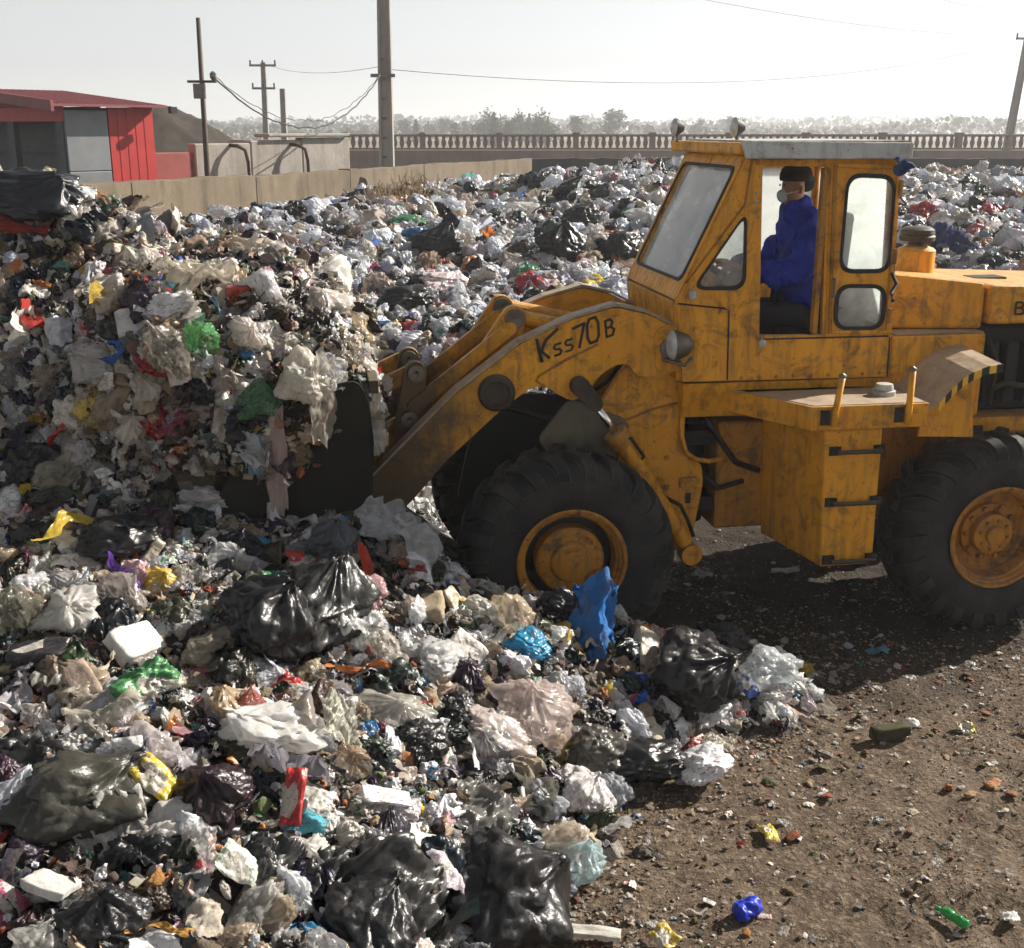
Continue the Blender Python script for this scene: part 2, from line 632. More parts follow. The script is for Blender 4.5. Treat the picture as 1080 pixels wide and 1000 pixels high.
def mat_rough(name, rough=.85, dirt=.5, bump=.4, scale=6, trans=0.0):
    t = NT(name)
    co = t.coord()
    col = dirtied(t, co, item_col(t), dirt, 3.0)
    col = dirtied(t, co, col, dirt * .6, 14, (.07, .05, .035))
    nb = t.bump(t.noise(co, scale * 2, 6, .65), bump, .05)
    p = t.principled(col, rough, nb, 0, .25)
    if trans:
        p = t.mixs(trans, p, t.n('BsdfTranslucent', {'Color': col}).outputs[0])
    return t.done(p)


M['film'] = mat_film('thin_plastic_film')
M['clear'] = mat_film('cloudy_clear_film', .60, .20, .5, .28)
M['print'] = mat_film('printed_wrapper_film', 0, .36, .25, .22, True)
M['bin'] = mat_bin('black_bag_plastic')
M['cloth'] = mat_rough('dirty_cloth', .9, .55, .4, 8, .12)
M['paper'] = mat_rough('soiled_paper', .85, .45, .25, 5, .2)
M['scrap'] = mat_rough('food_scraps', .7, .5, .6, 4)
M['hard'] = mat_rough('hard_plastic', .35, .3, .1, 3)


def mat_pet():
    t = NT('tinted_bottle_plastic')
    col = item_col(t)
    p = t.principled(col, .18, None, 0, .6)
    tr = t.n('BsdfTransparent', {'Color': col}).outputs[0]
    return t.done(t.mixs(.35, p, t.mixs(.5, tr, t.n('BsdfTranslucent', {'Color': col}).outputs[0])))


M['pet'] = mat_pet()


def mat_heap():
    t = NT('compacted_refuse')
    co = t.coord()
    v = t.n('TexVoronoi', {'Vector': co, 'Scale': 9.0}, feature='F1')
    c = t.n('SeparateColor', {'Color': v.outputs['Color']}).outputs[0]
    col = t.ramp(c, (.0, (.02, .017, .014)), (.35, (.05, .04, .03)), (.6, (.10, .08, .06)), (.8, (.17, .14, .11)), (.97, (.30, .27, .24)))
    col = dirtied(t, co, col, .8, 5, (.035, .027, .02))
    nb = t.bump(t.noise(co, 12, 6, .7), 1.0, .08)
    return t.done(t.principled(col, .8, nb, 0, .25))


M['heap'] = mat_heap()

# ------------------------------------------------------------------ ground sheet
def axis_coords(lo, hi, fine0, fine1, step):
    a = list(np.arange(fine0, fine1 + 1e-6, step))
    s = step
    x = fine0
    left = []
    while x > lo:
        s *= 1.28
        x -= s
        left.append(max(x, lo))
    s = step
    x = fine1
    right = []
    while x < hi:
        s *= 1.28
        x += s
        right.append(min(x, hi))
    return np.array(left[::-1] + a + right)


def grid_mesh(name, xs, ys, zf, smooth=True):
    X, Y = np.meshgrid(xs, ys)
    Z = zf(X, Y)
    V = np.stack([X.ravel(), Y.ravel(), Z.ravel()], 1)
    nx, ny = len(xs), len(ys)
    i = np.arange(nx * ny).reshape(ny, nx)
    Fc = np.stack([i[:-1, :-1].ravel(), i[:-1, 1:].ravel(), i[1:, 1:].ravel(), i[1:, :-1].ravel()], 1)
    return mesh_np(name, V, Fc, smooth)


def ground_z(x, y):
    near = 1 - sstep(10, 16, np.hypot(np.asarray(x) - 2, np.asarray(y) - 6))
    z = .034 * noise2(x, y, .8, 3) + .020 * noise2(x, y, 2.4, 5) + .016 * noise2(x, y, 6.0, 6) + .010 * noise2(x, y, 9.5, 7)
    for (ax, ay, ang) in ((2.2, 5.15, .30), (2.6, 3.95, .30), (1.6, 4.55, -.12)):
        c, s = math.cos(ang), math.sin(ang)
        q = -(np.asarray(x) - ax) * s + (np.asarray(y) - ay) * c
        l = (np.asarray(x) - ax) * c + (np.asarray(y) - ay) * s
        band = np.exp(-(q / .24) ** 4) * sstep(-1.0, .3, l)
        z = z - .034 * band + .016 * np.exp(-((np.abs(q) - .30) / .07) ** 2) * sstep(-1.0, .3, l) + .012 * band * np.sin(l * 28 + np.abs(q) * 22)
    return z * near - .012


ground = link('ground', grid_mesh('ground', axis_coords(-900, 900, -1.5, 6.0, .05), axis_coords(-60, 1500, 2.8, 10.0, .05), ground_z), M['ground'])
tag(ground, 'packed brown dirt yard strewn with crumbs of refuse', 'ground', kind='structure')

# ------------------------------------------------------------------ shape of the refuse heap
HP = np.array([
    # foot of the heap on the open yard
    (.10, 4.30, .0), (.30, 4.9, .0), (.58, 5.60, .0), (1.05, 6.05, .0), (1.45, 6.35, .0), (1.95, 6.65, .0), (2.0, 7.15, .0), (1.5, 7.4, .02),
    (.0, 3.5, .0), (-.1, 2.6, .0), (.5, 4.2, -.2), (1.0, 5.2, -.2), (1.9, 5.9, -.2), (2.5, 6.8, -.2), (2.5, 7.6, -.2), (.5, 3.0, -.2), (.4, 2.0, -.2), (3, 5, -.3), (2, 4, -.3),
    # low ridge against the front wheel
    (-.86, 6.75, 1.10), (-.36, 6.75, .78), (.12, 6.72, .64), (.59, 6.72, .48), (1.10, 6.75, .34), (1.55, 6.8, .16),
    (-.30, 7.15, .62), (.15, 7.2, .40), (.7, 7.2, .25), (1.2, 7.2, .08), (-.2, 7.9, .2), (.5, 8.2, -.05), (1.2, 8.2, -.2), (0, 9, -.1), (1, 9.5, -.3), (2, 9, -.3), (-.9, 9.4, .4), (-.3, 10, .0),
    # slope in front
    (-1.4, 6.75, 1.10), (-2.25, 6.75, 1.38), (-1.75, 6.7, 1.20), (-3.1, 6.8, 1.36), (-2.1, 5.5, 1.02), (-1.15, 5.5, .78), (-.19, 5.5, .46), (.3, 5.5, .14),
    (.1, 6.1, .50), (.6, 6.2, .30), (-.6, 6.1, .78),
    (-2.2, 4.5, .82), (-1.2, 4.5, .74), (-.5, 4.5, .50), (-.16, 4.4, .18),
    (-1.8, 3.5, .64), (-.8, 3.5, .52), (-.35, 3.5, .30), (-1.8, 2.4, .45), (-.7, 2.3, .35), (-.2, 2.2, .0), (-3, 3.5, .8), (-4, 5, 1.0), (-4.5, 6.5, 1.2),
    # the face and crest of the high mound
    (-1.25, 7.35, 1.12), (-1.75, 7.2, 1.34), (-2.09, 7.3, 1.62), (-2.7, 7.35, 1.75), (-3.35, 7.4, 1.72), (-2.2, 7.9, 1.85), (-2.8, 7.95, 2.1), (-3.4, 8.0, 2.3), (-4.6, 7.7, 1.9),
    (-2.2, 8.6, 2.35), (-2.7, 8.7, 2.78), (-3.4, 8.6, 2.96), (-3.9, 8.6, 2.96), (-4.8, 8.8, 2.9), (-5.8, 9.0, 2.6),
    (-1.7, 8.7, 1.7), (-1.3, 8.6, 1.1), (-1.0, 8.2, .8), (-2.4, 9.8, 2.0), (-3.4, 10, 2.4), (-4.8, 10.2, 2.2), (-1.6, 10, 1.2), (-2, 11.3, 1.0), (-3.5, 11.6, 1.2), (-5.5, 11.8, 1.4), (-.8, 11.3, .7),
])
_D = np.hypot(HP[:, None, 0] - HP[None, :, 0], HP[:, None, 1] - HP[None, :, 1])
_A = np.block([[_D, np.ones((len(HP), 1))], [np.ones((1, len(HP))), np.zeros((1, 1))]])
_W = np.linalg.solve(_A, np.append(HP[:, 2], 0))


def front_z(x, y):
    sh = np.shape(x)
    x = np.ravel(x).astype(float)
    y = np.ravel(y).astype(float)
    d = np.hypot(x[:, None] - HP[None, :, 0], y[:, None] - HP[None, :, 1])
    z = d @ _W[:-1] + _W[-1]
    z += .055 * noise2(x, y, 2.6, 11) + .03 * noise2(x, y, 6, 12)
    edge = np.maximum.reduce([sstep(10.8, 12.5, y), sstep(-5.6, -7, x)])
    z = z * (1 - edge) - .5 * edge
    return z.reshape(sh)


def back_z(x, y):
    x = np.asarray(x, float)
    y = np.asarray(y, float)
    t = sstep(10.4, 14.5, y + .35 * noise2(x, y, .5, 21))
    z = t * (.95 + 1.15 * sstep(12, 27, y) + .30 * sstep(5, 13, x))
    z = z + t * (.34 * noise2(x, y, .22, 22) + .18 * noise2(x, y, .6, 23) + .08 * noise2(x, y, 1.6, 24))
    z = z + .55 * np.exp(-((x - 3.0) / 2.2) ** 2 - ((y - 25) / 3) ** 2) * t
    z = z - .55 * sstep(27, 38, y) * t
    # stay on the yard side of the bay wall
    side = (x - .41) * 19.0 - (y - 41) * 8.0     # > 0 on the right of the wall
    z = z - .50 * t * (1 - sstep(5, 75, side))
    z = np.where(side > 3, z, z * sstep(-4, 3, side) - .6 * (1 - sstep(-4, 3, side)))
    return z - .25 * (1 - t)


def heap_z(x, y):
    return np.maximum(front_z(x, y), back_z(x, y))


heap = link('refuse_heap', grid_mesh('refuse_heap', np.arange(-6.6, 2.7, .06), np.arange(1.6, 12.6, .06), front_z), M['heap'])
tag(heap, 'dark compacted refuse of the near heap under the loose bags', 'refuse heap', kind='stuff')
heap2 = link('refuse_heap', grid_mesh('refuse_heap', np.arange(-9, 26, .18), np.arange(10.2, 41, .18), back_z), M['heap'])
tag(heap2, 'dark compacted refuse of the long heap behind the loader', 'refuse heap', kind='stuff')

# ------------------------------------------------------------------ the loader's place
LA = math.radians(9.5)
LO = Vector((1.706, 8.598, 0))
FWD = Vector((-math.cos(LA), -math.sin(LA), 0))
LAT = Vector((math.sin(LA), -math.cos(LA), 0))


def to_world(x, y, z):
    return LO + FWD * x + LAT * y + Vector((0, 0, z))


# ------------------------------------------------------------------ walls, shed, poles, fence behind the yard
def wall_run(name, a, b, z0, z1, th, mat, label, cat='wall', bevel=.03):
    a = Vector((*a, 0)); b = Vector((*b, 0))
    d = b - a
    root = empty(name, a, math.atan2(d.y, d.x))
    tag(root, label, cat)
    L = d.length
    return root, L


def bay_wall(a, b, z1, th, mat, label, n):
    """cast wall in bays with open joints and an uneven top"""
    root, L = wall_run('bay_wall', a, b, 0, z1, th, mat, label)
    for k in range(n):
        x0, x1 = L * k / n + .012, L * (k + 1) / n - .012
        h = z1 + random.uniform(-.03, .03)
        xs = np.linspace(x0, x1, 14)
        top = [h + random.uniform(-.022, .022) for _ in xs]
        outer = [(x0, -.1), (x1, -.1)] + [(float(x), t) for x, t in list(zip(xs, top))[::-1]]
        m = MB()
        m.plate(outer, [], th + random.uniform(0, .012), lambda p, q, d: (p, d, q))
        m.build('wall_panel', mat, root, bevel=.012)
    return root


bay_wall((-13.5, 8.0), (.36, 40.9), 2.46, -.35, M['bay_wall'], 'stained tan concrete wall running beside the back heap', 9)
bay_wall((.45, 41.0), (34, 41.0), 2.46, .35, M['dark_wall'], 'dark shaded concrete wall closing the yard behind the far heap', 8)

# grey concrete enclosure between the shed and the fence
root = empty('concrete_enclosure', (-8.25, 29.0, 0), math.radians(40))
tag(root, 'grey streaked concrete enclosure wall between red shed and railing', 'wall')
L = 5.1
root.location = (-7.75, 30.0, 0)
root.rotation_euler = (0, 0, math.radians(50))
for k in range(3):
    m = MB()
    x0, x1 = L * k / 3 + .01, L * (k + 1) / 3 - .01
    m.box((x0, 0, -.1), (x1, .3, 3.06 + .06 * k))
    m.build('wall_panel', M['grey_wall'], root, bevel=.03)
MB().box((L - .3, .31, -.1), (L, 5, 3.1)).build('end_wall', M['grey_wall'], root, bevel=.03)
MB().box((2.2, -.12, 3.20), (5.0, .5, 3.29)).build('coping_slab', M['grey_wall'], root, bevel=.03)
for px in (1.35, 3.3):
    m = MB()
    m.tube([(px - .32, .1, 3.02), (px - .2, -.18, 3.0), (px - .05, -.3, 2.9), (px, -.32, 2.6), (px + .03, -.3, 2.1), (px + .06, -.25, 1.5)], [.045, .05, .05, .045, .04, .04], 8)
    m.build('overflow_pipe', M['pipe'], root, smooth=True)
MB().box((-2.3, .06, -.1), (-.02, .34, 2.86)).build('red_panel', M['red_dull'], root, bevel=.02)

# red shed
def shed():
    # side wall runs along local +x, away from the near corner; gable end runs along local +y
    ang = math.radians(50)
    root = empty('red_shed', (-9.42, 26.0, 0), ang)
    tag(root, 'red sheet metal shed with grey panel and dark open bay', 'shed')
    Ls, W, ze, zr = 2.15, 7.5, 3.88, 4.24
    # side wall facing the yard (local y=0): grey part with three stacked panels, then red ribs
    for k in range(3):
        MB().box((0.02, 0, k * 1.27), (1.02, .06, k * 1.27 + 1.255)).build('grey_panel', M['grey_sheet'], root, bevel=.01)
    m = MB()
    n = 5
    for k in range(n):
        x0 = 1.05 + (Ls - 1.05) * k / n
        x1 = 1.05 + (Ls - 1.05) * (k + 1) / n
        xm = x0 + .8 * (x1 - x0)
        m.box((x0, .0, 0), (xm, .05, ze - .02))
        m.box((xm, .008, 0), (x1, .05, ze - .02))
    m.build('red_wall', M['red_sheet'], root)
    MB().box((Ls, .06, 0), (Ls + .05, W, ze)).build('end_wall', M['red_sheet'], root)
    # gable end towards the camera (local x=0): dark recessed bay with posts and fascia
    MB().box((.9, .1, 0), (.95, W, ze)).build('back_lining', M['dark_inside'], root)
    for yy in (.06, 2.1, 4.4):
        MB().box((-.02, yy, 0), (.12, yy + .28, ze - .1)).build('post', M['dark_inside'], root, bevel=.01)
    for zz in (1.0, 2.0, 2.9):
        MB().box((.7, .3, zz), (.78, W, zz + .08)).build('rail', M['dark_inside'], root)
    MB().plate([(.0, ze - .02), (W, ze - .02), (half_ := W / 2, zr - .02)], [], .04, lambda a, b, d: (d + .04, a, b)).build('gable', M['red_dull'], root)
    MB().box((-.03, .02, ze - .32), (.03, W, ze - .02)).build('fascia', M['red_sheet'], root, bevel=.01)
    # roof: ribbed slope to the yard
    half = W / 2
    rr = empty('roof', (0, 0, 0), 0, root)
    def slope(sgn, name):
        m = MB()
        nn = 18
        y_e, y_r = (-.35, half) if sgn > 0 else (W + .35, half)
        z_e = ze - .02
        for k in range(nn):
            x0 = -.45 + (Ls + .62) * k / nn
            x1 = -.45 + (Ls + .62) * (k + 1) / nn
            xm = x0 + (x1 - x0) * .3
            for (p, q, dz) in ((x0, xm, .012), (xm, x1, .0)):
                m.hexa([(p, y_e, z_e), (q, y_e, z_e), (q, y_r, zr), (p, y_r, zr), (p, y_e, z_e + .05 + dz), (q, y_e, z_e + .05 + dz), (q, y_r, zr + .05 + dz), (p, y_r, zr + .05 + dz)])
        m.build(name, M['red_roof'], rr)
    slope(1, 'roof_sheet')
    slope(-1, 'roof_sheet')
    MB().hexa([(-.47, -.36, ze - .12), (-.40, -.36, ze - .12), (-.40, half, zr - .1), (-.47, half, zr - .1), (-.47, -.36, ze + .1), (-.40, -.36, ze + .1), (-.40, half, zr + .1), (-.47, half, zr + .1)]).build('barge_board', M['red_roof'], rr)
    MB().box((Ls + .2, -.45, ze - .14), (Ls + .36, -.34, ze)).build('gutter_end', M['black'], rr)


shed()

# soil mound behind the shed
def mound_z(x, y):
    d = np.hypot((x + 17.7) / 6.6, (y - 62) / 7.0)
    z = 4.5 * np.clip(1 - d ** 1.6, 0, 1) + .25 * noise2(x, y, .7, 31) + .12 * noise2(x, y, 2.2, 32)
    return np.where(d < 1, z, z - 1.5)


so = link('soil_mound', grid_mesh('soil_mound', np.arange(-25, -10, .2), np.arange(54, 70, .2), mound_z), M['soil'])
tag(so, 'dark brown soil mound rising behind the red shed', 'mound', kind='structure')

# balustrade railing on its plinth
root = empty('concrete_balustrade', (-8.3, 60, 0))
tag(root, 'long pinkish concrete balustrade railing beyond the yard', 'railing')
Lf = 44.0
MB().box((0, 0, -.1), (Lf, .35, 2.38)).build('plinth', M['fence'], root, bevel=.02)
MB().box((0, -.03, 2.405), (Lf, .33, 2.50)).build('bottom_rail', M['fence'], root, bevel=.02)
MB().box((0, -.06, 3.02), (Lf, .36, 3.14)).build('top_rail', M['fence'], root, bevel=.02)
bal = MB().lathe([(2.50, .075), (2.56, .07), (2.62, .10), (2.75, .125), (2.86, .09), (2.95, .075), (3.02, .08)], 'z', (0, .15, 0), 8).mesh('baluster')
bal.materials.append(M['fence'])
post = MB().box((-.13, -.05, 2.50), (.13, .35, 3.02)).box((-.16, -.09, 3.14), (.16, .39, 3.22)).mesh('post')
post.materials.append(M['fence'])
nb_ = 0
x = .2
while x < Lf - .2:
    o = link('post' if nb_ % 11 == 0 else 'baluster', post if nb_ % 11 == 0 else bal, M['fence'], root)
    o.location = (x, 0, 0)
    x += .34
    nb_ += 1


# utility poles
def tapered_pole(name, base, top, w0, w1, mat, label, arms=(), group=None):
    root = empty(name, base)
    tag(root, label, 'utility pole', group)
    d = Vector(top) - Vector(base)
    m = MB()
    n = 22
    pts = []
    # H section shaft: two flanges and a web with slots
    for sx in (-1, 1):
        p = [(sx * w0 * .30, -w0 * .5, 0), (sx * w0 * .5, -w0 * .5, 0), (sx * w0 * .5, w0 * .5, 0), (sx * w0 * .30, w0 * .5, 0)]
        if sx < 0: p = p[::-1]
        q = [(a / w0 * w1 + d.x, b / w0 * w1 + d.y, d.z) for a, b, _ in p]
        m.hexa(p + q)
    m.build('shaft', mat, root, bevel=.01)
    mw = MB()
    mw.hexa([(-w0 * .3, -w0 * .3, 0), (w0 * .3, -w0 * .3, 0), (w0 * .3, w0 * .2, 0), (-w0 * .3, w0 * .2, 0)] +
            [(x_ * w1 + d.x, y_ * w1 + d.y, d.z) for x_, y_ in ((-.3, -.3), (.3, -.3), (.3, .2), (-.3, .2))])
    mw.build('web', mat, root)
    for (f, half, drop) in arms:
        c = d * f
        MB().box((c.x - half, c.y - w0 * .62, c.z - .06), (c.x + half, c.y - w0 * .5, c.z + .06)).build('crossarm', M['steel'], root)
        for sx in (-.92, 0.0, .92):
            MB().lathe([(0, .03), (.06, .06), (.10, .035), (.16, .06), (.22, .03), (.24, .001)], 'z', (c.x + sx * half, c.y - w0 * .56, c.z + .06), 8).build('insulator', M['black'], root)
    return root


p_main = tapered_pole('utility_pole', (-3.80, 37, 0), (-3.72, 37, 9.0), .46, .34, M['pole'], 'tall thick concrete pole standing in front of the balustrade')
MB().box((-.36, -.28, 4.86), (.36, -.2, 4.96)).build('clamp', M['steel'], p_main)
for k in range(6):
    MB().cyl((-.06, -.26, 2.6 + k * .55), (.06, -.26, 2.6 + k * .55), .03, n=8).build('bolt', M['steel'], p_main)
tapered_pole('utility_pole', (-14.0, 70, 0), (-13.9, 70, 6.95), .34, .26, M['pole'], 'concrete pole with two crossarms behind the grey enclosure', ((.975, .75, 0), (.80, .65, 0)))
tapered_pole('utility_pole', (-12.95, 70, 0), (-12.9, 70, 5.55), .34, .28, M['pole'], 'short bare concrete post beside the crossarm pole')
tapered_pole('utility_pole', (28.0, 70, 0), (28.75, 70, 9.3), .42, .30, M['pole'], 'leaning concrete pole with crossarms at right above the railing', ((.985, .35, 0), (.88, .75, 0)))
lp = empty('lamp_post', (-6.55, 26.2, 0))
tag(lp, 'thin dark leaning steel post in front of the grey enclosure', 'post')
MB().tube([(0, 0, 0), (.02, 0, 2.6), (.05, 0, 5.62)], [.075, .06, .045], 10).build('shaft', M['pipe'], lp, smooth=True)
MB().box((-.12, -.16, 4.02), (.12, -.04, 4.32)).build('junction_box', M['steel'], lp, bevel=.01)
MB().box((-.26, -.05, 4.34), (.34, .05, 4.39)).build('bracket', M['pipe'], lp)
MB().lathe([(0, .03), (.06, .07), (.14, .07), (.18, .02)], 'z', (.28, 0, 4.39), 10).build('insulator', M['steel'], lp)


def cable(pts, r, label, name='overhead_cable', seg=24, sag=0.0, wob=0.0):
    a, b = Vector(pts[0]), Vector(pts[-1])
    P = []
    for k in range(seg + 1):
        t = k / seg
        if len(pts) == 2:
            p = a.lerp(b, t)
            p.z -= sag * 4 * t * (1 - t)
        else:
            i = min(int(t * (len(pts) - 1)), len(pts) - 2)
            u = t * (len(pts) - 1) - i
            p = Vector(pts[i]).lerp(Vector(pts[i + 1]), u)
        if wob and 0 < k < seg: p += Vector((0, 0, random.uniform(-wob, wob)))
        P.append(p)
    o = MB().tube(P, r, 5).build(name, M['wire'], smooth=True)
    tag(o, label, 'cable', 'overhead cables')
    return o


cable([(-6.26, 26.2, 4.45), (-3.85, 36.7, 4.93)], .018, 'drooping twisted cable from thin post to tall concrete pole', sag=1.25, wob=.025, seg=40)
cable([(-6.26, 26.2, 4.49), (-3.85, 36.7, 4.98)], .009, 'second thin cable sagging beside the twisted one', sag=1.12, wob=.03, seg=40)
cable([(-13.9, 69.8, 6.9), (-3.75, 37, 5.2)], .008, 'fine wire from crossarm pole to tall concrete pole', sag=.35)
cable([(-3.75, 37, 5.1), (28.6, 69.8, 8.3)], .009, 'fine wire crossing the sky from tall pole to leaning pole', sag=1.2)
cable([(-3.7, 37, 9.0), (28.0, 69.8, 8.3)], .008, 'fine upper wire descending to the leaning pole', sag=.7)
cable([(2, 37, 10.2), (29.3, 69.8, 9.3)], .008, 'topmost fine wire above the loader cab', sag=.6)

# ------------------------------------------------------------------ far trees
def leaf_cloud(n, fz, rng, size):
    V = []
    Fc = []
    for k in range(n):
        c = fz(rng)
        q = rng.normal(size=3); q /= np.linalg.norm(q)
        r = np.cross(q, rng.normal(size=3)); r /= np.linalg.norm(r)
        s = size * rng.uniform(.6, 1.3)
        b = len(V)
        V += [c + q * s, c + r * s * .7, c - q * s, c - r * s * .7]
        Fc.append((b, b + 1, b + 2, b + 3))
    return np.array(V), np.array(Fc)


def make_tree(name, h, spread, n, mat, kind, seed):
    rng = np.random.default_rng(seed)
    root = empty(name)
    m = MB()
    m.tube([(0, 0, 0), (.06 * h * .1, 0, h * .4), (0, .05, h * .9)], [.035 * h, .022 * h, .006 * h], 7)
    limbs = []
    for k in range(7):
        z = h * (.3 + .5 * k / 7)
        a = k * 2.4
        e = (math.cos(a) * spread * .6, math.sin(a) * spread * .6, z + h * .14)
        limbs.append(e)
        m.tube([(0, 0, z), (e[0] * .5, e[1] * .5, z + h * .05), e], [.012 * h, .009 * h, .003 * h], 5)
    m.build('trunk', M['bark'], root)
    clumps = [np.array((rng.normal() * spread * .38, rng.normal() * spread * .38, h * rng.uniform(.35, .95))) for _ in range(16)]
    def f(r):
        if kind == 'cone':
            z = r.uniform(.12, 1) ** .8
            rad = spread * (1.02 - z) * (.5 + .5 * r.random() ** .5) * (.8 + .35 * math.sin(z * 40))
            a = r.uniform(0, 2 * PI)
            return np.array((math.cos(a) * rad, math.sin(a) * rad, z * h))
        c = clumps[r.integers(16)]
        return c + r.normal(size=3) * np.array((spread * .19, spread * .19, h * .075))
    V, Fc = leaf_cloud(n, f, rng, h * .035)
    link('crown', mesh_np('crown', V, Fc), mat, root)
    return root


def copy_tree(o, parent=None):
    c = o.copy()
    COL.objects.link(c)
    c.parent = parent
    for ch in list(o.children):
        copy_tree(ch, c)
    return c


protos = [make_tree('field_tree', 6.0, 1.7, 900, M['leaf'], 'cone', 3), make_tree('field_tree', 7.0, 2.8, 1100, M['leaf_grey'], 'round', 4), make_tree('field_tree', 6.4, 2.2, 900, M['leaf'], 'round', 5)]
spots = []
rt = random.Random(5)
for k in range(15): spots.append((512 + k * 4.6 + rt.uniform(-2, 2), 225 + rt.uniform(-15, 25), rt.choice([0, 0, 2]), rt.uniform(.85, 1.15), 'pines'))
for u in (384, 395, 437, 446, 458, 470, 482, 494, 600, 638, 700, 716, 726, 738, 752, 765): spots.append((u + rt.uniform(-3, 3), 260 + rt.uniform(-20, 60), rt.choice([0, 1, 2]), rt.uniform(.6, 1.05), 'near'))
used = [False] * 3
for i, (u, Y, k, s, g) in enumerate(spots):
    o = protos[k] if not used[k] else copy_tree(protos[k])
    used[k] = True
    o.location = ((u - 540) / 1250 * Y * 1.04, Y, -.1)
    o.scale = (s, s, s * .92)
    o.rotation_euler = (0, 0, rt.uniform(0, 6))
    if g == 'pines': tag(o, 'small dark green tree in the dense clump just beyond the balustrade', 'tree', 'clump of dark green trees beyond the railing')
    else: tag(o, 'pale hazy tree scattered in the field beyond the balustrade', 'tree', 'scattered hazy trees beyond the railing')

# distant woods in one mass
rng = np.random.default_rng(9)
VV, FF = [], []
for row, (Y, h0, n) in enumerate(((330, 5.2, 2600), (430, 6.6, 3200), (600, 8.5, 3600), (820, 11, 3200))):
    xs = rng.uniform(-.5, .62, n) * Y * 1.1
    hh = h0 * (.55 + .45 * np.clip(noise2(xs, np.zeros(n), .03, row) * 1.2 + .5 + .35 * noise2(xs, np.zeros(n), .16, row + 7), 0, 1.3))
    for k in range(n):
        c = np.array((xs[k], Y + rng.uniform(-12, 12), hh[k] * rng.random() ** .6))
        q = rng.normal(size=3); q /= np.linalg.norm(q)
        r = np.cross(q, rng.normal(size=3)); r /= np.linalg.norm(r)
        s = h0 * .16 * rng.uniform(.5, 1.4)
        b = len(VV)
        VV += [c + q * s, c + r * s * .8, c - q * s, c - r * s * .8]
        FF.append((b, b + 1, b + 2, b + 3))
o = link('woods', mesh_np('woods', np.array(VV), np.array(FF)), M['leaf_grey'])
tag(o, 'far hazy belt of trees along the horizon', 'woods', kind='stuff')

# haze over the whole plain
hz = NT('pale_haze')
pv = hz.n('VolumePrincipled', {'Color': (.93, .95, .97, 1), 'Density': .0012, 'Anisotropy': .35})
M['haze'] = hz.done(None, pv.outputs[0])
o = MB().box((-915, -75, -1.3), (915, 1515, 17)).build('haze', M['haze'])
tag(o, 'pale morning haze lying over the plain', 'haze', kind='stuff')

# ------------------------------------------------------------------ the wheel loader (local x forward, y to its left side, z up)
loader = empty('wheel_loader', LO, PI + LA)
tag(loader, 'worn orange articulated wheel loader with its bucket in the refuse heap', 'wheel loader')
P, PD = M['paint'], M['paint_dark']


def side_map(y):
    return lambda a, b, d: (a, y + d, b)


# --- wheels
def tyre_mesh():
    m = MB()
    prof = [(-.19, .345), (-.225, .37), (-.245, .44), (-.25, .53), (-.235, .61), (-.205, .652), (-.14, .672), (0, .68), (.14, .672), (.205, .652), (.235, .61), (.25, .53), (.245, .44), (.225, .37), (.19, .345)]
    m.lathe(prof, 'y', n=64)
    ys = [.015, .07, .13, .185, .222, .242, .25]
    rs = [.680, .678, .674, .663, .636, .60, .565]
    hs = [.046, .048, .050, .054, .054, .040, .008]
    for s in (-1, 1):
        for k in range(22):
            th0 = 2 * PI * (k + (.5 if s > 0 else 0)) / 22
            vs = []
            for y, r, h in zip(ys, rs, hs):
                thc = th0 + .9 * (y - .02) * .9
                w = .055 + .02 * (y / .25)
                nx = max(0, (y - .16) / .09)
                for (dt, up) in ((-w, 0), (-w * .8, 1), (w * .8, 1), (w, 0)):
                    rr = r - .006 + up * h * (1 - .55 * min(nx, 1))
                    yy = y + up * h * .7 * min(nx, 1)
                    vs.append((rr * math.cos(thc + dt), s * yy, rr * math.sin(thc + dt)))
            fs = []
            for i in range(len(ys) - 1):
                for j in range(3):
                    fs.append((i * 4 + j, i * 4 + j + 1, i * 4 + j + 5, i * 4 + j + 4))
            fs += [(0, 1, 2, 3), tuple((len(ys) - 1) * 4 + j for j in (3, 2, 1, 0))]
            m.add(vs, fs)
    return m.mesh('tyre')


TY = tyre_mesh()


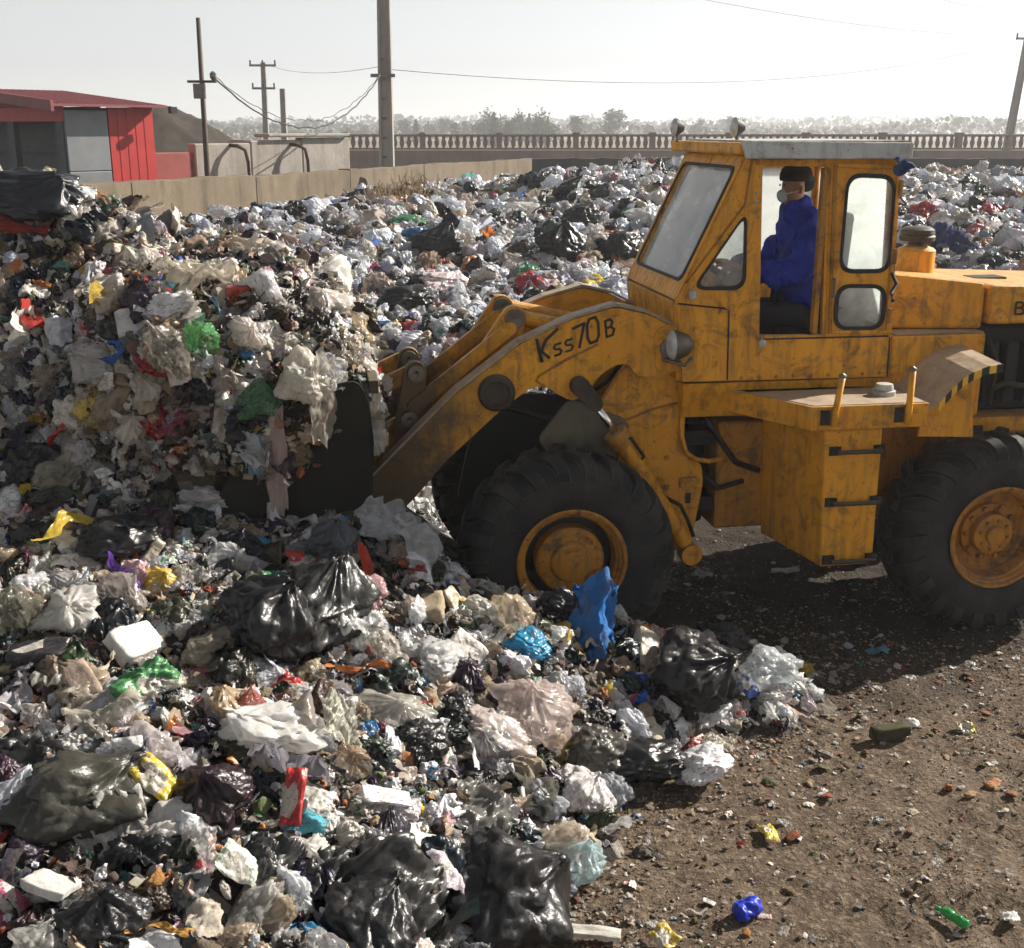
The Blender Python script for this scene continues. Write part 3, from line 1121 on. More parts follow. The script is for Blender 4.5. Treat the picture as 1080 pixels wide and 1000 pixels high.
def wheel(x, side, rear):
    w = empty('wheel', (x, side * .87, .70), 0, loader)
    o = link('tyre', TY, M['tyre'], w)
    smooth_by_angle(o, 40)
    s = side
    rim = MB()
    rim.lathe([(s * .19, .35), (s * .235, .372), (s * .245, .362), (s * .24, .345), (s * .215, .338), (s * .21, .325), (s * .19, .318), (s * .18, .305), (s * .07, .292), (s * .05, .27), (s * .045, .02)], 'y', n=48)
    r = rim.build('rim', M['rusty'], w)
    smooth_by_angle(r, 30)
    if not rear:
        MB().lathe([(s * .10, .300), (s * .075, .285), (s * .07, .20)], 'y', n=40).build('rim_well', M['black'], w)
        h = MB().lathe([(s * .05, .232), (s * .17, .228), (s * .185, .215), (s * .19, .14), (s * .215, .13), (s * .225, .10), (s * .225, .001)], 'y', n=40).build('hub', M['rusty'], w)
        smooth_by_angle(h, 30)
        for k in range(14):
            a = 2 * PI * k / 14
            MB().cyl((.188 * math.cos(a), s * .186, .188 * math.sin(a)), (.188 * math.cos(a), s * .203, .188 * math.sin(a)), .014, n=6).build('bolt', PD, h)
    else:
        h = MB().lathe([(s * .04, .21), (s * .085, .205), (s * .09, .15), (s * .15, .145), (s * .16, .125), (s * .165, .07), (s * .19, .065), (s * .195, .001)], 'y', n=40).build('hub', M['rusty'], w)
        smooth_by_angle(h, 30)
        for k in range(10):
            a = 2 * PI * k / 10
            MB().cyl((.18 * math.cos(a), s * .085, .18 * math.sin(a)), (.18 * math.cos(a), s * .12, .18 * math.sin(a)), .018, n=6).build('bolt', PD, h)
        for k in range(8):
            a = 2 * PI * k / 8 + .2
            MB().cyl((.105 * math.cos(a), s * .155, .105 * math.sin(a)), (.105 * math.cos(a), s * .178, .105 * math.sin(a)), .014, n=6).build('bolt', PD, h)
    return w


for x, rear in ((1.515, False), (-1.515, True)):
    for s in (1, -1): wheel(x, s, rear)
for x in (1.515, -1.515):
    m = MB().lathe([(-.62, .16), (-.4, .14), (-.2, .24), (.2, .24), (.4, .14), (.62, .16)], 'y', (x, 0, .70), 20)
    m.build('axle', M['black'], loader, smooth=True)

# --- front frame: two tower plates, floor and cross pieces
tower = rounded([(1.22, 1.55), (1.02, 1.86), (.86, 2.14), (.66, 2.14), (.56, 1.96), (.60, 1.62), (.61, 1.34), (.54, 1.20), (.44, 1.15), (.42, 1.0), (.50, .50), (1.95, .45), (1.95, .85), (1.42, 1.10)], .05, 3)
for y in (.38, -.44):
    MB().plate(tower, [], .06, side_map(y)).build('frame_plate', P, loader, bevel=.008)
MB().box((.62, -.38, .5), (.70, .38, 2.0)).build('frame_bulkhead', PD, loader)
MB().box((.55, -.38, .5), (1.9, .38, .62)).build('frame_floor', M['black'], loader)
MB().hexa([(1.05, -.37, 1.25), (1.95, -.37, .8), (1.95, .37, .8), (1.05, .37, 1.25), (1.02, -.37, 1.30), (1.97, -.37, .86), (1.97, .37, .86), (1.02, .37, 1.30)]).build('frame_deck', M['bucket'], loader)
MB().plate(rounded([(1.0, .62), (1.0, 1.45), (1.35, 1.60), (1.70, 1.62), (2.05, 1.30), (2.15, .85), (1.9, .62)], .08, 3), [], .04, side_map(.05)).build('dark_filler_plate', M['black'], loader)  # added black plate for the dark between the arms; hides the far tyre
fg = MB().plate(rounded([(1.00, 1.50), (.98, 1.30), (1.20, 1.16), (1.52, 1.24), (1.64, 1.38), (1.42, 1.66)], .06, 3), [], .03, side_map(.46)).build('splash_plate', M['splash'], loader, bevel=.006)
# rounded lip of the frame opening and reinforcement with slot
m = MB().tube([(.60, .47, 1.64), (.605, .475, 1.36), (.57, .478, 1.24), (.50, .478, 1.19), (.40, .475, 1.17), (.30, .46, 1.18)], .018, 8)
m.build('edge_bar', P, loader, smooth=True)
MB().box((.47, .445, .98), (.60, .462, 1.05)).build('weld_plate', P, loader, bevel=.005)
MB().box((.515, .442, .86), (.55, .456, .93)).build('slot', M['black'], loader)

# --- lift arms
arm = [(2.95, .86), (2.98, 1.02), (2.86, 1.10), (2.518, 1.436), (2.192, 1.751), (1.773, 2.06), (1.418, 2.215), (1.126, 2.29), (.90, 2.235), (.70, 2.13), (.60, 2.00), (.60, 1.90), (.72, 1.83), (.86, 1.80), (.98, 1.82), (1.02, 1.90), (1.10, 1.905), (1.22, 1.84), (1.30, 1.72), (1.40, 1.655), (1.50, 1.70), (1.585, 1.765), (1.68, 1.77), (1.87, 1.64), (2.263, 1.29), (2.50, 1.02), (2.72, .82)]
arm = rounded(arm, .05, 2)


def lift_arm(y0, th):
    a = empty('lift_arm', (0, 0, 0), 0, loader)
    MB().plate(arm, [], th, side_map(y0)).build('arm_plate', M['paint_arm'], a, bevel=.012)
    # worn top flange
    top = [(2.86, 1.105), (2.518, 1.442), (2.192, 1.757), (1.773, 2.066), (1.418, 2.221), (1.126, 2.298), (.90, 2.242), (.72, 2.15)]
    m = MB()
    for (p, q) in zip(top[:-1], top[1:]):
        n = Vector((q[1] - p[1], 0, p[0] - q[0])).normalized() * .016
        if n.z < 0: n = -n
        m.hexa([(p[0], y0 - .015, p[1]), (q[0], y0 - .015, q[1]), (q[0], y0 + th + .015, q[1]), (p[0], y0 + th + .015, p[1])] +
               [(p[0] + n.x, y0 - .015, p[1] + n.z), (q[0] + n.x, y0 - .015, q[1] + n.z), (q[0] + n.x, y0 + th + .015, q[1] + n.z), (p[0] + n.x, y0 + th + .015, p[1] + n.z)])
    m.build('top_flange', M['dusty'], a)
    out = y0 + th if y0 > 0 else y0
    s = 1 if y0 > 0 else -1
    m = MB().lathe([(0, .125), (s * .03, .125), (s * .05, .11), (s * .055, .085), (s * .04, .08), (s * .04, .001)], 'y', (1.93, out, 1.74), 28)
    smooth_by_angle(m.build('pivot_boss', M['bucket'], a), 30)
    m = MB().lathe([(0, .075), (s * .03, .075), (s * .035, .05), (s * .035, .001)], 'y', (.74, out, 2.0), 20)
    m.build('pivot_pin', M['steel'], a)
    return a


la = lift_arm(.45, .11)
lift_arm(-.56, .11)
# raised reinforcement seam on the near arm
MB().tube([(1.24, .562, 2.045), (1.45, .562, 1.95), (1.64, .562, 1.845), (1.66, .562, 1.81), (1.60, .562, 1.77)], .009, 6).build('weld_seam', PD, la, smooth=True)
MB().cyl((1.93, -.5, 1.74), (1.93, .5, 1.74), .10, n=24).build('cross_tube', PD, loader, smooth=False)


# lettering on the near arm: strokes laid on the plate
def strokes(pts, w, y=.5635):
    m = MB()
    for line in pts:
        for (p, q) in zip(line[:-1], line[1:]):
            p = Vector((p[0], 0, p[1])); q = Vector((q[0], 0, q[1]))
            d = (q - p).normalized()
            n = Vector((-d.z, 0, d.x)) * w / 2
            e = d * w * .35
            a, b, c, d_ = p - n - e, q - n + e, q + n + e, p + n - e
            m.add([(v.x, y, v.z) for v in (a, b, c, d_)] + [(v.x, y + .003, v.z) for v in (a, b, c, d_)], [(0, 1, 2, 3), (7, 6, 5, 4), (0, 1, 5, 4), (1, 2, 6, 5), (2, 3, 7, 6), (3, 0, 4, 7)])
    return m


# base line of the lettering climbs to the rear; letters slant with it
B0 = Vector((1.640, 1.935)); BX = Vector((-.878, .30)).normalized(); BY = Vector((.12, .99)).normalized()


def lt(pts, ox, sc=1.0, sy=None):
    sy = sc if sy is None else sy
    return [[tuple(B0 + BX * (ox + x * sc) + BY * (y * sy)) for x, y in l] for l in pts]


K = [[(0, 1), (.05, .5), (.13, 0)], [(.03, .9), (.10, .05)], [(.12, .40), (.42, .84), (.98, 1.12)], [(.16, .42), (.46, .04)]]
S = [[(.9, .92), (.3, .95), (.1, .75), (.25, .55), (.75, .48), (.92, .25), (.7, .03), (.1, .05)]]
SEV = [[(0, .95), (.9, 1), (.35, 0)]]
ZER = [[(.2, 0), (.05, .25), (.1, .8), (.3, 1), (.75, 1), (.92, .75), (.88, .2), (.7, 0), (.2, 0)]]
BB = [[(.1, 0), (.1, 1), (.6, 1), (.8, .8), (.6, .55), (.1, .52)], [(.6, .55), (.9, .3), (.7, 0), (.1, 0)]]
for nm, g, ox, sx, sy, w in (('letter', K, .0, .16, .165, .024), ('letter', S, .105, .065, .085, .017), ('letter', S, .185, .065, .085, .017), ('letter', SEV, .255, .095, .155, .021), ('letter', ZER, .345, .10, .17, .021), ('letter', BB, .475, .075, .115, .019)):
    strokes(lt(g, ox, sx * .95, sy * .93), w * .85).build(nm, M['letter'], la)

# --- tilt linkage
def capsule(p, q, r0, r1, n=10):
    p = Vector(p); q = Vector(q)
    d = (q - p).normalized()
    a0 = math.atan2(d.y, d.x)
    out = []
    for k in range(n + 1):
        a = a0 + PI / 2 + PI * k / n
        out.append((p.x + r0 * math.cos(a), p.y + r0 * math.sin(a)))
    for k in range(n + 1):
        a = a0 - PI / 2 + PI * k / n
        out.append((q.x + r1 * math.cos(a), q.y + r1 * math.sin(a)))
    return out


for yc in (.27, -.27):
    bc = empty('bell_crank', (0, 0, 0), 0, loader)
    MB().plate(capsule((1.765, 2.19), (1.98, 1.74), .085, .17), [], .07, side_map(yc - .035)).build('crank_plate', M['paint_arm'], bc, bevel=.01)
    smooth_by_angle(MB().lathe([(-.07, .001), (-.07, .068), (.07, .068), (.07, .03), (.06, .001)], 'y', (1.765, yc, 2.19), 20).build('pin', M['steel'], bc), 30)
    tl = empty('tilt_link', (0, 0, 0), 0, loader)
    MB().plate(capsule((1.80, 2.13), (2.46, 1.62), .045, .045), [], .05, side_map(yc + .045)).build('link_bar', M['paint_arm'], tl, bevel=.01)
    MB().cyl((1.25, yc - .05, 2.08), (1.72, yc - .05, 2.18), .055, n=16).build('cylinder', P, tl, smooth=False)
    bl = empty('bucket_link', (0, 0, 0), 0, loader)
    MB().plate(capsule((2.445, 1.845), (2.50, 1.48), .075, .095), [], .07, side_map(yc + .0)).build('link_plate', M['paint_arm'], bl, bevel=.01)
    for q in ((2.445, 1.845), (2.497, 1.53)):
        smooth_by_angle(MB().lathe([(-.05, .001), (-.05, .055), (.11, .055), (.112, .02), (.10, .001)], 'y', (q[0], yc, q[1]), 18).build('pin', M['steel'], bl), 30)
    MB().plate(capsule((2.50, 1.46), (2.78, 1.30), .09, .11), [], .06, side_map(yc - .07)).build('bracket', PD, bl, bevel=.008)
    MB().plate(capsule((2.445, 1.845), (2.84, 1.66), .05, .06), [], .05, side_map(yc - .055)).build('push_rod', PD, bl, bevel=.008)

# lift cylinders
for s in (1, -1):
    c = empty('lift_cylinder', (0, 0, 0), 0, loader)
    y = s * .62
    MB().cyl((1.27, y, 1.655), (1.10, y, 1.41), .03, n=16).build('piston_rod', M['chrome'], c, smooth=True)
    MB().plate(capsule((1.375, 1.775), (1.27, 1.655), .065, .05), [], .08, side_map(y - .04)).build('rod_eye', M['bucket'], c, bevel=.008)
    MB().cyl((1.13, y, 1.45), (1.06, y, 1.36), .085, n=18).build('gland', PD, c, bevel=.006)
    MB().cyl((1.08, y, 1.39), (.60, y, .62), .062, n=20).build('barrel', P, c)
    smooth_by_angle(MB().lathe([(-.06, .001), (-.06, .075), (.06, .075), (.065, .04), (.06, .001)], 'y', (.56, y, .545), 18).build('trunnion', P, c), 30)
    MB().tube([(1.12, y + .02, 1.40), (1.03, y + .07, 1.42), (.93, y + .05, 1.28), (.98, y, 1.2)], .012, 6).build('hose', M['black'], c, smooth=True)
    MB().tube([(.74, y - .05, .95), (.64, y, .9), (.58, y, .78), (.53, y - .02, .66)], .014, 6).build('hose', M['black'], c, smooth=True)

# hoses, bolts and weld beads
for k, yy in enumerate((.30, .22, -.2)):
    MB().tube([(.72, yy, 1.95), (1.0, yy + .03, 1.62), (1.35, yy, 1.42), (1.75, yy - .02, 1.55), (1.95, yy, 1.60 + .03 * k)], .018, 7).build('hydraulic_hose', M['black'], loader, smooth=True)
MB().tube([(.44, .445, 1.5), (.30, .40, 1.30), (.16, .36, 1.12), (-.02, .37, 1.05)], .022, 7).build('hydraulic_hose', M['black'], loader, smooth=True)
MB().tube([(.48, .40, 1.1), (.30, .42, .95), (.10, .37, .98)], .02, 7).build('hydraulic_hose', M['black'], loader, smooth=True)
for (bx, bz) in ((.70, 1.20), (.70, .98), (.70, .76), (.95, .62), (1.2, .60), (.64, 1.85), (.64, 1.70)):
    MB().cyl((bx, .438, bz), (bx, .456, bz), .018, n=6).build('bolt', PD, loader)
MB().tube([(.62, .443, 1.60), (.80, .443, 1.56), (1.02, .443, 1.48), (1.2, .443, 1.36)], .009, 6).build('weld_seam', PD, loader, smooth=True)

# --- head lamps on brackets
for s in (1, -1):
    h = empty('headlamp', (0, 0, 0), 0, loader)
    y = s * .56
    MB().plate(rounded([(.84, 1.84), (.86, 2.12), (.74, 2.18), (.60, 2.12), (.60, 1.84)], .05, 3), [], .03, side_map(y - .02)).build('bracket', P, h, bevel=.006)
    m = MB().lathe([(-.10, .001), (-.10, .03), (-.06, .075), (0.0, .098), (.04, .10)], 'x', (.705, y + .07, 2.035), 24)
    smooth_by_angle(m.build('housing', M['steel'], h), 40)
    m = MB().lathe([(.04, .10), (.055, .098), (.075, .06), (.082, .001)], 'x', (.705, y + .07, 2.035), 24)
    m.build('lens', M['lamp_glass'], h, smooth=True)
    MB().tube([(.80, y + .03, 1.93), (.74, y + .06, 1.92), (.66, y + .10, 1.90), (.62, y + .10, 1.95)], .012, 6).build('guard', M['steel'], h, smooth=True)

# --- bucket
bk = empty('bucket', (0, 0, 0), 0, loader)
prof = rounded([(2.86, 1.02), (2.80, 1.30), (2.80, 1.86), (2.86, 2.00), (3.06, 1.96), (3.45, 1.75), (3.82, 1.15), (3.85, .98), (3.4, .86), (3.0, .88)], .08, 3)
for y in (1.22, -1.25):
    MB().plate(prof, [], .03, side_map(y)).build('side_plate', M['bucket_plate'], bk, bevel=.006)
shell_pts = [(2.86, 2.00), (2.80, 1.86), (2.78, 1.6), (2.80, 1.28), (2.88, 1.02), (3.0, .90), (3.4, .86), (3.88, .97)]
m = MB()
for (p, q) in zip(shell_pts[:-1], shell_pts[1:]):
    n = Vector((-(q[1] - p[1]), q[0] - p[0])).normalized() * .03
    m.hexa([(p[0], -1.22, p[1]), (q[0], -1.22, q[1]), (q[0], 1.22, q[1]), (p[0], 1.22, p[1])] + [(p[0] + n.x, -1.22, p[1] + n.y), (q[0] + n.x, -1.22, q[1] + n.y), (q[0] + n.x, 1.22, q[1] + n.y), (p[0] + n.x, 1.22, p[1] + n.y)])
m.build('shell', M['bucket_plate'], bk)
for k in range(8):
    y = -1.12 + k * .32
    MB().hexa([(3.84, y - .05, .95), (3.84, y + .05, .95), (4.08, y + .03, 1.0), (4.08, y - .03, 1.0), (3.84, y - .05, 1.0), (3.84, y + .05, 1.0), (4.08, y + .03, 1.015), (4.08, y - .03, 1.015)]).build('tooth', M['steel'], bk)
MB().box((2.74, -1.2, 1.90), (2.80, 1.2, 1.98)).build('top_rib', M['bucket'], bk, bevel=.006)

# --- rear frame, articulation
MB().box((-2.6, -.36, .62), (.30, .36, 1.42)).build('rear_frame', PD, loader, bevel=.02)
MB().cyl((.42, 0, .6), (.42, 0, 1.5), .14, n=20).build('articulation_pin', M['black'], loader)
MB().box((.10, -.33, .75), (.66, .33, .86)).build('hinge_plate', M['black'], loader, bevel=.01)
MB().box((.10, -.33, 1.25), (.66, .33, 1.36)).build('hinge_plate', M['black'], loader, bevel=.01)
MB().hexa([(.62, -.5, 1.50), (-.85, -.5, 1.50), (-.85, .55, 1.50), (.62, .5, 1.50), (.66, -.6, 1.765), (-.85, -.6, 1.765), (-.85, .645, 1.765), (.66, .62, 1.765)]).build('cab_base', P, loader, bevel=.01)

# --- side platforms with chamfered front, ladder boxes
for s in (1, -1):
    pf = empty('platform', (0, 0, 0), 0, loader)
    top = [(.37, .42 * s), (-.04, 1.16 * s), (-.85, 1.17 * s), (-.85, .42 * s)]
    MB().plate(top, [], -.16, lambda a, b, d: (a, b, 1.70 + d)).build('deck', P, pf, bevel=.008)
    MB().plate([(.33, .47 * s), (-.06, 1.14 * s), (-.83, 1.15 * s), (-.83, .67 * s), (.30, .67 * s)], [], .004, lambda a, b, d: (a, b, 1.7005 + d)).build('deck_dust', M['dusty'], pf)
    lb = empty('ladder_box', (0, 0, 0), 0, loader)
    b0 = [(-.06, .36 * s, .57), (-.205, 1.11 * s, .57), (-.585, 1.10 * s, .57), (-.62, .36 * s, .57)]
    b1 = [(-.02, .36 * s, 1.538), (-.15, 1.13 * s, 1.538), (-.56, 1.13 * s, 1.538), (-.60, .36 * s, 1.538)]
    MB().hexa(b0 + b1).build('tank', P, lb, bevel=.015)
    for z, x0, x1 in ((1.39, -.235, -.545), (1.035, -.235, -.555), (.625, -.25, -.56)):
        yy = 1.115 * s
        MB().tube([(x0, yy, z), (x0, yy + .06 * s, z), (x1, yy + .06 * s, z), (x1, yy, z)], .016, 8).build('rung', M['bucket'], lb)
        for xx in (x0, x1):
            MB().box((xx - .04, min(yy - .004, yy + .02 * s), z - .03), (xx + .04, max(yy - .004, yy + .02 * s), z + .03)).build('rung_bracket', M['black'], lb)
    for xx, lean, zt in ((-.19, .03, 1.90), (-.70, 0, 1.93)):
        MB().tube([(xx, 1.185 * s, 1.57), (xx, 1.185 * s, 1.66), (xx - lean, 1.185 * s, zt)], .022, 10).build('grab_post', P, pf, smooth=True)
        MB().lathe([(0, .024), (.015, .027), (.03, .001)], 'z', (xx - lean, 1.185 * s, zt - .005), 10).build('post_cap', M['steel'], pf, smooth=True)
        MB().box((xx + .03, min(1.168 * s, 1.178 * s), 1.58), (xx + .09, max(1.168 * s, 1.178 * s), 1.68)).build('slot', M['black'], pf)
    m = MB().lathe([(0, .075), (.03, .078), (.035, .06), (.05, .062), (.075, .055), (.08, .02), (.08, .001)], 'z', (-.66, .90 * s, 1.704), 20)
    smooth_by_angle(m.build('filler_cap', M['roofgrey'], pf), 30)
    # rear fender: sloping sheet with hazard-striped edge and a skirt
    fd = empty('rear_fender', (0, 0, 0), 0, loader)
    line = [(-.86, 1.665), (-.93, 1.685), (-1.01, 1.775), (-1.08, 1.84), (-1.155, 1.888), (-1.263, 1.925), (-1.36, 1.935)]
    m = MB()
    for (p, q) in zip(line[:-1], line[1:]):
        m.hexa([(p[0], .60 * s, p[1] - .015 + .04), (q[0], .60 * s, q[1] - .015 + .04), (q[0], 1.14 * s, q[1] - .015), (p[0], 1.14 * s, p[1] - .015), (p[0], .60 * s, p[1] + .04), (q[0], .60 * s, q[1] + .04), (q[0], 1.14 * s, q[1]), (p[0], 1.14 * s, p[1])])
    m.build('fender_sheet', M['dusty'], fd)
    skirt = [(-.87, 1.64), (-.93, 1.66), (-1.01, 1.755), (-1.08, 1.82), (-1.155, 1.868), (-1.20, 1.885), (-1.26, 1.42), (-.86, 1.44)]
    MB().plate(skirt, [], .03, side_map(1.02 * s)).build('skirt', P, fd, bevel=.005)
    k = 0
    for (p, q) in zip(line[1:-1], line[2:]):
        for h in range(2):
            a = Vector(p).lerp(Vector(q), h / 2); b = Vector(p).lerp(Vector(q), (h + 1) / 2)
            y0, y1 = sorted((1.142 * s, 1.15 * s))
            MB().hexa([(a.x, y0, a.y - .05), (b.x, y0, b.y - .05), (b.x, y1, b.y - .05), (a.x, y1, a.y - .05), (a.x, y0, a.y + .004), (b.x, y0, b.y + .004), (b.x, y1, b.y + .004), (a.x, y1, a.y + .004)]).build('hazard_stripe', M['yellow'] if k % 2 == 0 else M['letter'], fd)
            k += 1

# --- body behind the cab, hood, engine, counterweight
MB().box((-1.55, -.60, 1.45), (-.84, .60, 2.05)).build('body_side', P, loader, bevel=.02)
MB().box((-1.53, -.585, 2.052), (-.86, .595, 2.06)).build('body_ledge', M['dusty'], loader)
MB().hexa([(-1.56, -.52, 2.062), (-.86, -.40, 2.062), (-.86, .40, 2.062), (-1.56, .52, 2.062), (-1.56, -.52, 2.385), (-.86, -.38, 2.455), (-.86, .38, 2.455), (-1.56, .52, 2.385)]).build('intake_box', P, loader, bevel=.03)
hd = empty('hood', (0, 0, 0), 0, loader)
MB().hexa([(-2.9, -.57, 2.10), (-1.575, -.57, 2.10), (-1.575, .57, 2.10), (-2.9, .57, 2.10), (-2.9, -.55, 2.32), (-1.575, -.55, 2.375), (-1.575, .55, 2.375), (-2.9, .55, 2.32)]).build('hood_panel', P, hd, bevel=.025)
MB().box((-1.95, -.05, 2.36), (-1.70, .12, 2.374)).build('hatch', M['black'], hd)
for nm, g, ox in (('letter', BB, 0), ('letter', [[(.3, 0), (.3, 1)], [(.7, 0), (.7, 1)]], .11)):
    m = MB()
    for l in g:
        for (p, q) in zip(l[:-1], l[1:]):
            a = Vector((-1.755 - ox - p[0] * .09, .573, 2.17 + p[1] * .085)); b = Vector((-1.755 - ox - q[0] * .09, .573, 2.17 + q[1] * .085))
            m.tube([a, b], .008, 5)
    m.build(nm, M['letter'], hd)
en = empty('engine', (0, 0, 0), 0, loader)
MB().box((-2.7, -.34, 1.42), (-1.6, .34, 2.06)).build('engine_block', M['black'], en, bevel=.03)
for k in range(6):
    x0 = -2.55 + k * .16
    MB().box((x0, .345, 1.5), (x0 + .10, .46, 1.95)).build('cylinder_cover', M['black'], en, bevel=.02)
MB().tube([(-1.65, .42, 1.55), (-1.8, .50, 1.66), (-2.0, .49, 1.62), (-2.3, .5, 1.7)], .025, 8).build('hose', M['bucket'], en, smooth=True)
MB().tube([(-1.62, .45, 2.05), (-1.72, .50, 1.8), (-1.70, .48, 1.5)], .02, 8).build('hose', M['bucket'], en, smooth=True)
MB().box((-2.95, -.60, .62), (-2.71, .60, 2.08)).build('counterweight', P, loader, bevel=.04)
MB().box((-2.70, -.52, 1.30), (-1.30, .52, 1.415)).build('rear_deck', P, loader, bevel=.01)
pc = empty('air_cleaner', (0, 0, 0), 0, loader)
smooth_by_angle(MB().lathe([(2.38, .14), (2.56, .14), (2.575, .125), (2.60, .06), (2.60, .001)], 'z', (-1.33, -.1, 0), 24).build('canister', P, pc), 30)
smooth_by_angle(MB().lathe([(2.58, .06), (2.62, .06), (2.63, .125), (2.66, .13), (2.675, .12), (2.68, .125), (2.71, .12), (2.73, .09), (2.735, .001)], 'z', (-1.33, -.1, 0), 24).build('precleaner_cap', M['bucket'], pc), 40)

# --- cab
cab = empty('cab', (0, 0, 0), 0, loader)
side = [(.285, 3.262), (-.762, 3.25), (-.82, 1.77), (.672, 1.785), (.735, 2.33), (.68, 2.41)]
door_hole = [(.192, 3.195), (-.247, 3.186), (-.300, 2.08), (.147, 2.086)]
tri = rounded([(.625, 2.412), (.275, 2.408), (.288, 2.90)], .09, 5)
wa = rounded([(-.40, 3.135), (-.728, 3.12), (-.745, 2.50), (-.392, 2.505)], .10, 6)
wb = rounded([(-.386, 2.41), (-.730, 2.40), (-.733, 2.112), (-.382, 2.12)], .10, 6)


def shrink(loop, d):
    c = Vector((sum(p[0] for p in loop) / len(loop), sum(p[1] for p in loop) / len(loop)))
    return [tuple(Vector(p) + (Vector(p) - c).normalized() * d) for p in loop]


MB().plate(side, [door_hole, tri, wa, wb], -.04, side_map(.65)).build('side_wall', P, cab, bevel=.006)
tri2 = rounded([(.625, 2.412), (.20, 2.408), (.21, 3.05)], .09, 5)
wfar = rounded([(.10, 3.15), (-.70, 3.14), (-.72, 2.36), (.05, 2.36)], .07, 5)
MB().plate(side, [tri2, wfar], .04, side_map(-.65)).build('side_wall', P, cab, bevel=.006)
for lp_, y, mt in ((tri, .625, 'glass'), (wa, .625, 'glass_door'), (wb, .625, 'glass_door'), (tri2, -.63, 'glass_milky'), (wfar, -.63, 'glass_milky')):
    g = MB().plate(shrink(lp_, .012), [], .006, side_map(y)).build('window_pane', M[mt], cab)
    yy = y + .026 if y > 0 else y - .022
    m = MB().plate(shrink(lp_, .014), [shrink(lp_, -.016)], .008, side_map(yy - (.0 if y > 0 else .006)))
    m.build('window_seal', M['rubber_seal'], g)
# windscreen frame, raked
A0 = Vector((.735, 0, 2.335)); A1 = Vector((.30, 0, 3.262))
ad = A1 - A0
AL = ad.length
an = Vector((ad.z, 0, -ad.x)).normalized()


def ws_map(off):
    return lambda a, b, d: tuple(A0 + ad * (b / AL) + Vector((0, a, 0)) + an * (off + d))


wso = [(-.65, 0), (.612, 0), (.612, AL - .01), (-.65, AL - .01)]
wsh = rounded([(-.57, .13), (.545, .13), (.545, AL - .09), (-.57, AL - .09)], .08, 6)
MB().plate(wso, [wsh], -.04, ws_map(0)).build('windscreen_frame', P, cab, bevel=.006)
g = MB().plate(shrink(wsh, .012), [], .006, ws_map(-.03)).build('windscreen', M['glass'], cab)
MB().plate(shrink(wsh, .016), [shrink(wsh, -.018)], .008, ws_map(.001)).build('window_seal', M['rubber_seal'], g)
MB().hexa([(.70, -.61, 1.785), (.62, -.61, 1.785), (.62, .608, 1.785), (.70, .608, 1.785), (.74, -.61, 2.32), (.69, -.61, 2.32), (.69, .608, 2.32), (.74, .608, 2.32)]).build('front_panel', P, cab, bevel=.01)
MB().plate([(-.61, 1.78), (.608, 1.78), (.608, 3.24), (-.61, 3.24)], [rounded([(-.56, 2.12), (.56, 2.12), (.56, 3.15), (-.56, 3.15)], .08, 5)], .03, lambda a, b, d: (-.79 + d + (b - 1.78) * .03, a, b)).build('rear_wall', P, cab)
MB().plate(rounded([(-.57, 2.11), (.57, 2.11), (.57, 3.16), (-.57, 3.16)], .08, 5), [], .006, lambda a, b, d: (-.775 + d + (b - 1.78) * .03, a, b)).build('window_pane', M['glass_milky'], cab)
MB().box((-.78, -.60, 1.77), (.62, .60, 1.80)).build('floor', M['black'], cab)
# roof: orange front, greyed side visor
rf = empty('roof', (0, 0, 0), 0, cab)
MB().plate([(.40, -.72), (.36, .66), (-.80, .70), (-.80, -.72)], [], .075, lambda a, b, d: (a, b, 3.265 + d)).build('roof_panel', P, rf, bevel=.015)
MB().hexa([(.34, .70, 3.24), (-.80, .70, 3.235), (-.80, .735, 3.235), (.29, .735, 3.24), (.36, .665, 3.352), (-.81, .665, 3.338), (-.81, .72, 3.338), (.31, .72, 3.352)]).build('side_visor', M['roofgrey'], rf, bevel=.008)
MB().plate([(.28, -.70), (.27, .655), (-.80, .655), (-.80, -.70)], [], .012, lambda a, b, d: (a, b, 3.3405 + d)).build('roof_skin', M['roofgrey'], rf, bevel=.004)
for (x, y) in ((.25, .30), (.42, -.50)):
    l = empty('work_lamp', (0, 0, 0), 0, rf)
    MB().cyl((x, y, 3.33), (x, y, 3.385), .012, n=8).build('stalk', M['steel'], l)
    smooth_by_angle(MB().lathe([(-.05, .001), (-.045, .03), (0, .06), (.02, .066)], 'x', (x, y, 3.435), 20).build('housing', M['black'], l), 40)
    MB().lathe([(.02, .066), (.03, .06), (.045, .03), (.048, .001)], 'x', (x, y, 3.435), 20).build('lens', M['lamp_glass'], l, smooth=True)
# door frame trim, panel seams, latch, padlock, mirror strap, sticker
m = MB()
m.plate([(-.272, 3.212), (-.752, 3.198), (-.777, 2.074), (-.32, 2.086)], [[(-.305, 3.18), (-.728 - .01, 3.168), (-.757, 2.10), (-.348, 2.112)]], .012, side_map(.651))
m.build('door_trim', P, cab, bevel=.003)
MB().tube([(-.30, .665, 3.20), (-.31, .665, 2.9), (-.345, .665, 2.09)], .014, 6).build('door_rail', PD, cab, smooth=True)
MB().box((-.225, .605, 2.09), (-.262, .66, 3.18)).build('door_post', PD, cab, bevel=.004)
MB().tube([(.142, .655, 2.062), (-.78, .655, 2.058)], .006, 5).build('panel_seam', M['letter'], cab)
MB().tube([(.36, .655, 1.79), (.372, .655, 2.26), (.40, .655, 2.275), (.73, .655, 2.315)], .006, 5).build('panel_seam', M['letter'], cab)
MB().tube([(-.80, .655, 1.775), (-.795, .655, 2.05)], .006, 5).build('panel_seam', M['letter'], cab)
pk = MB().lathe([(0, .001), (0, .026), (.03, .026), (.03, .001)], 'y', (.135, .66, 2.04), 14).build('padlock', M['roofgrey'], cab)
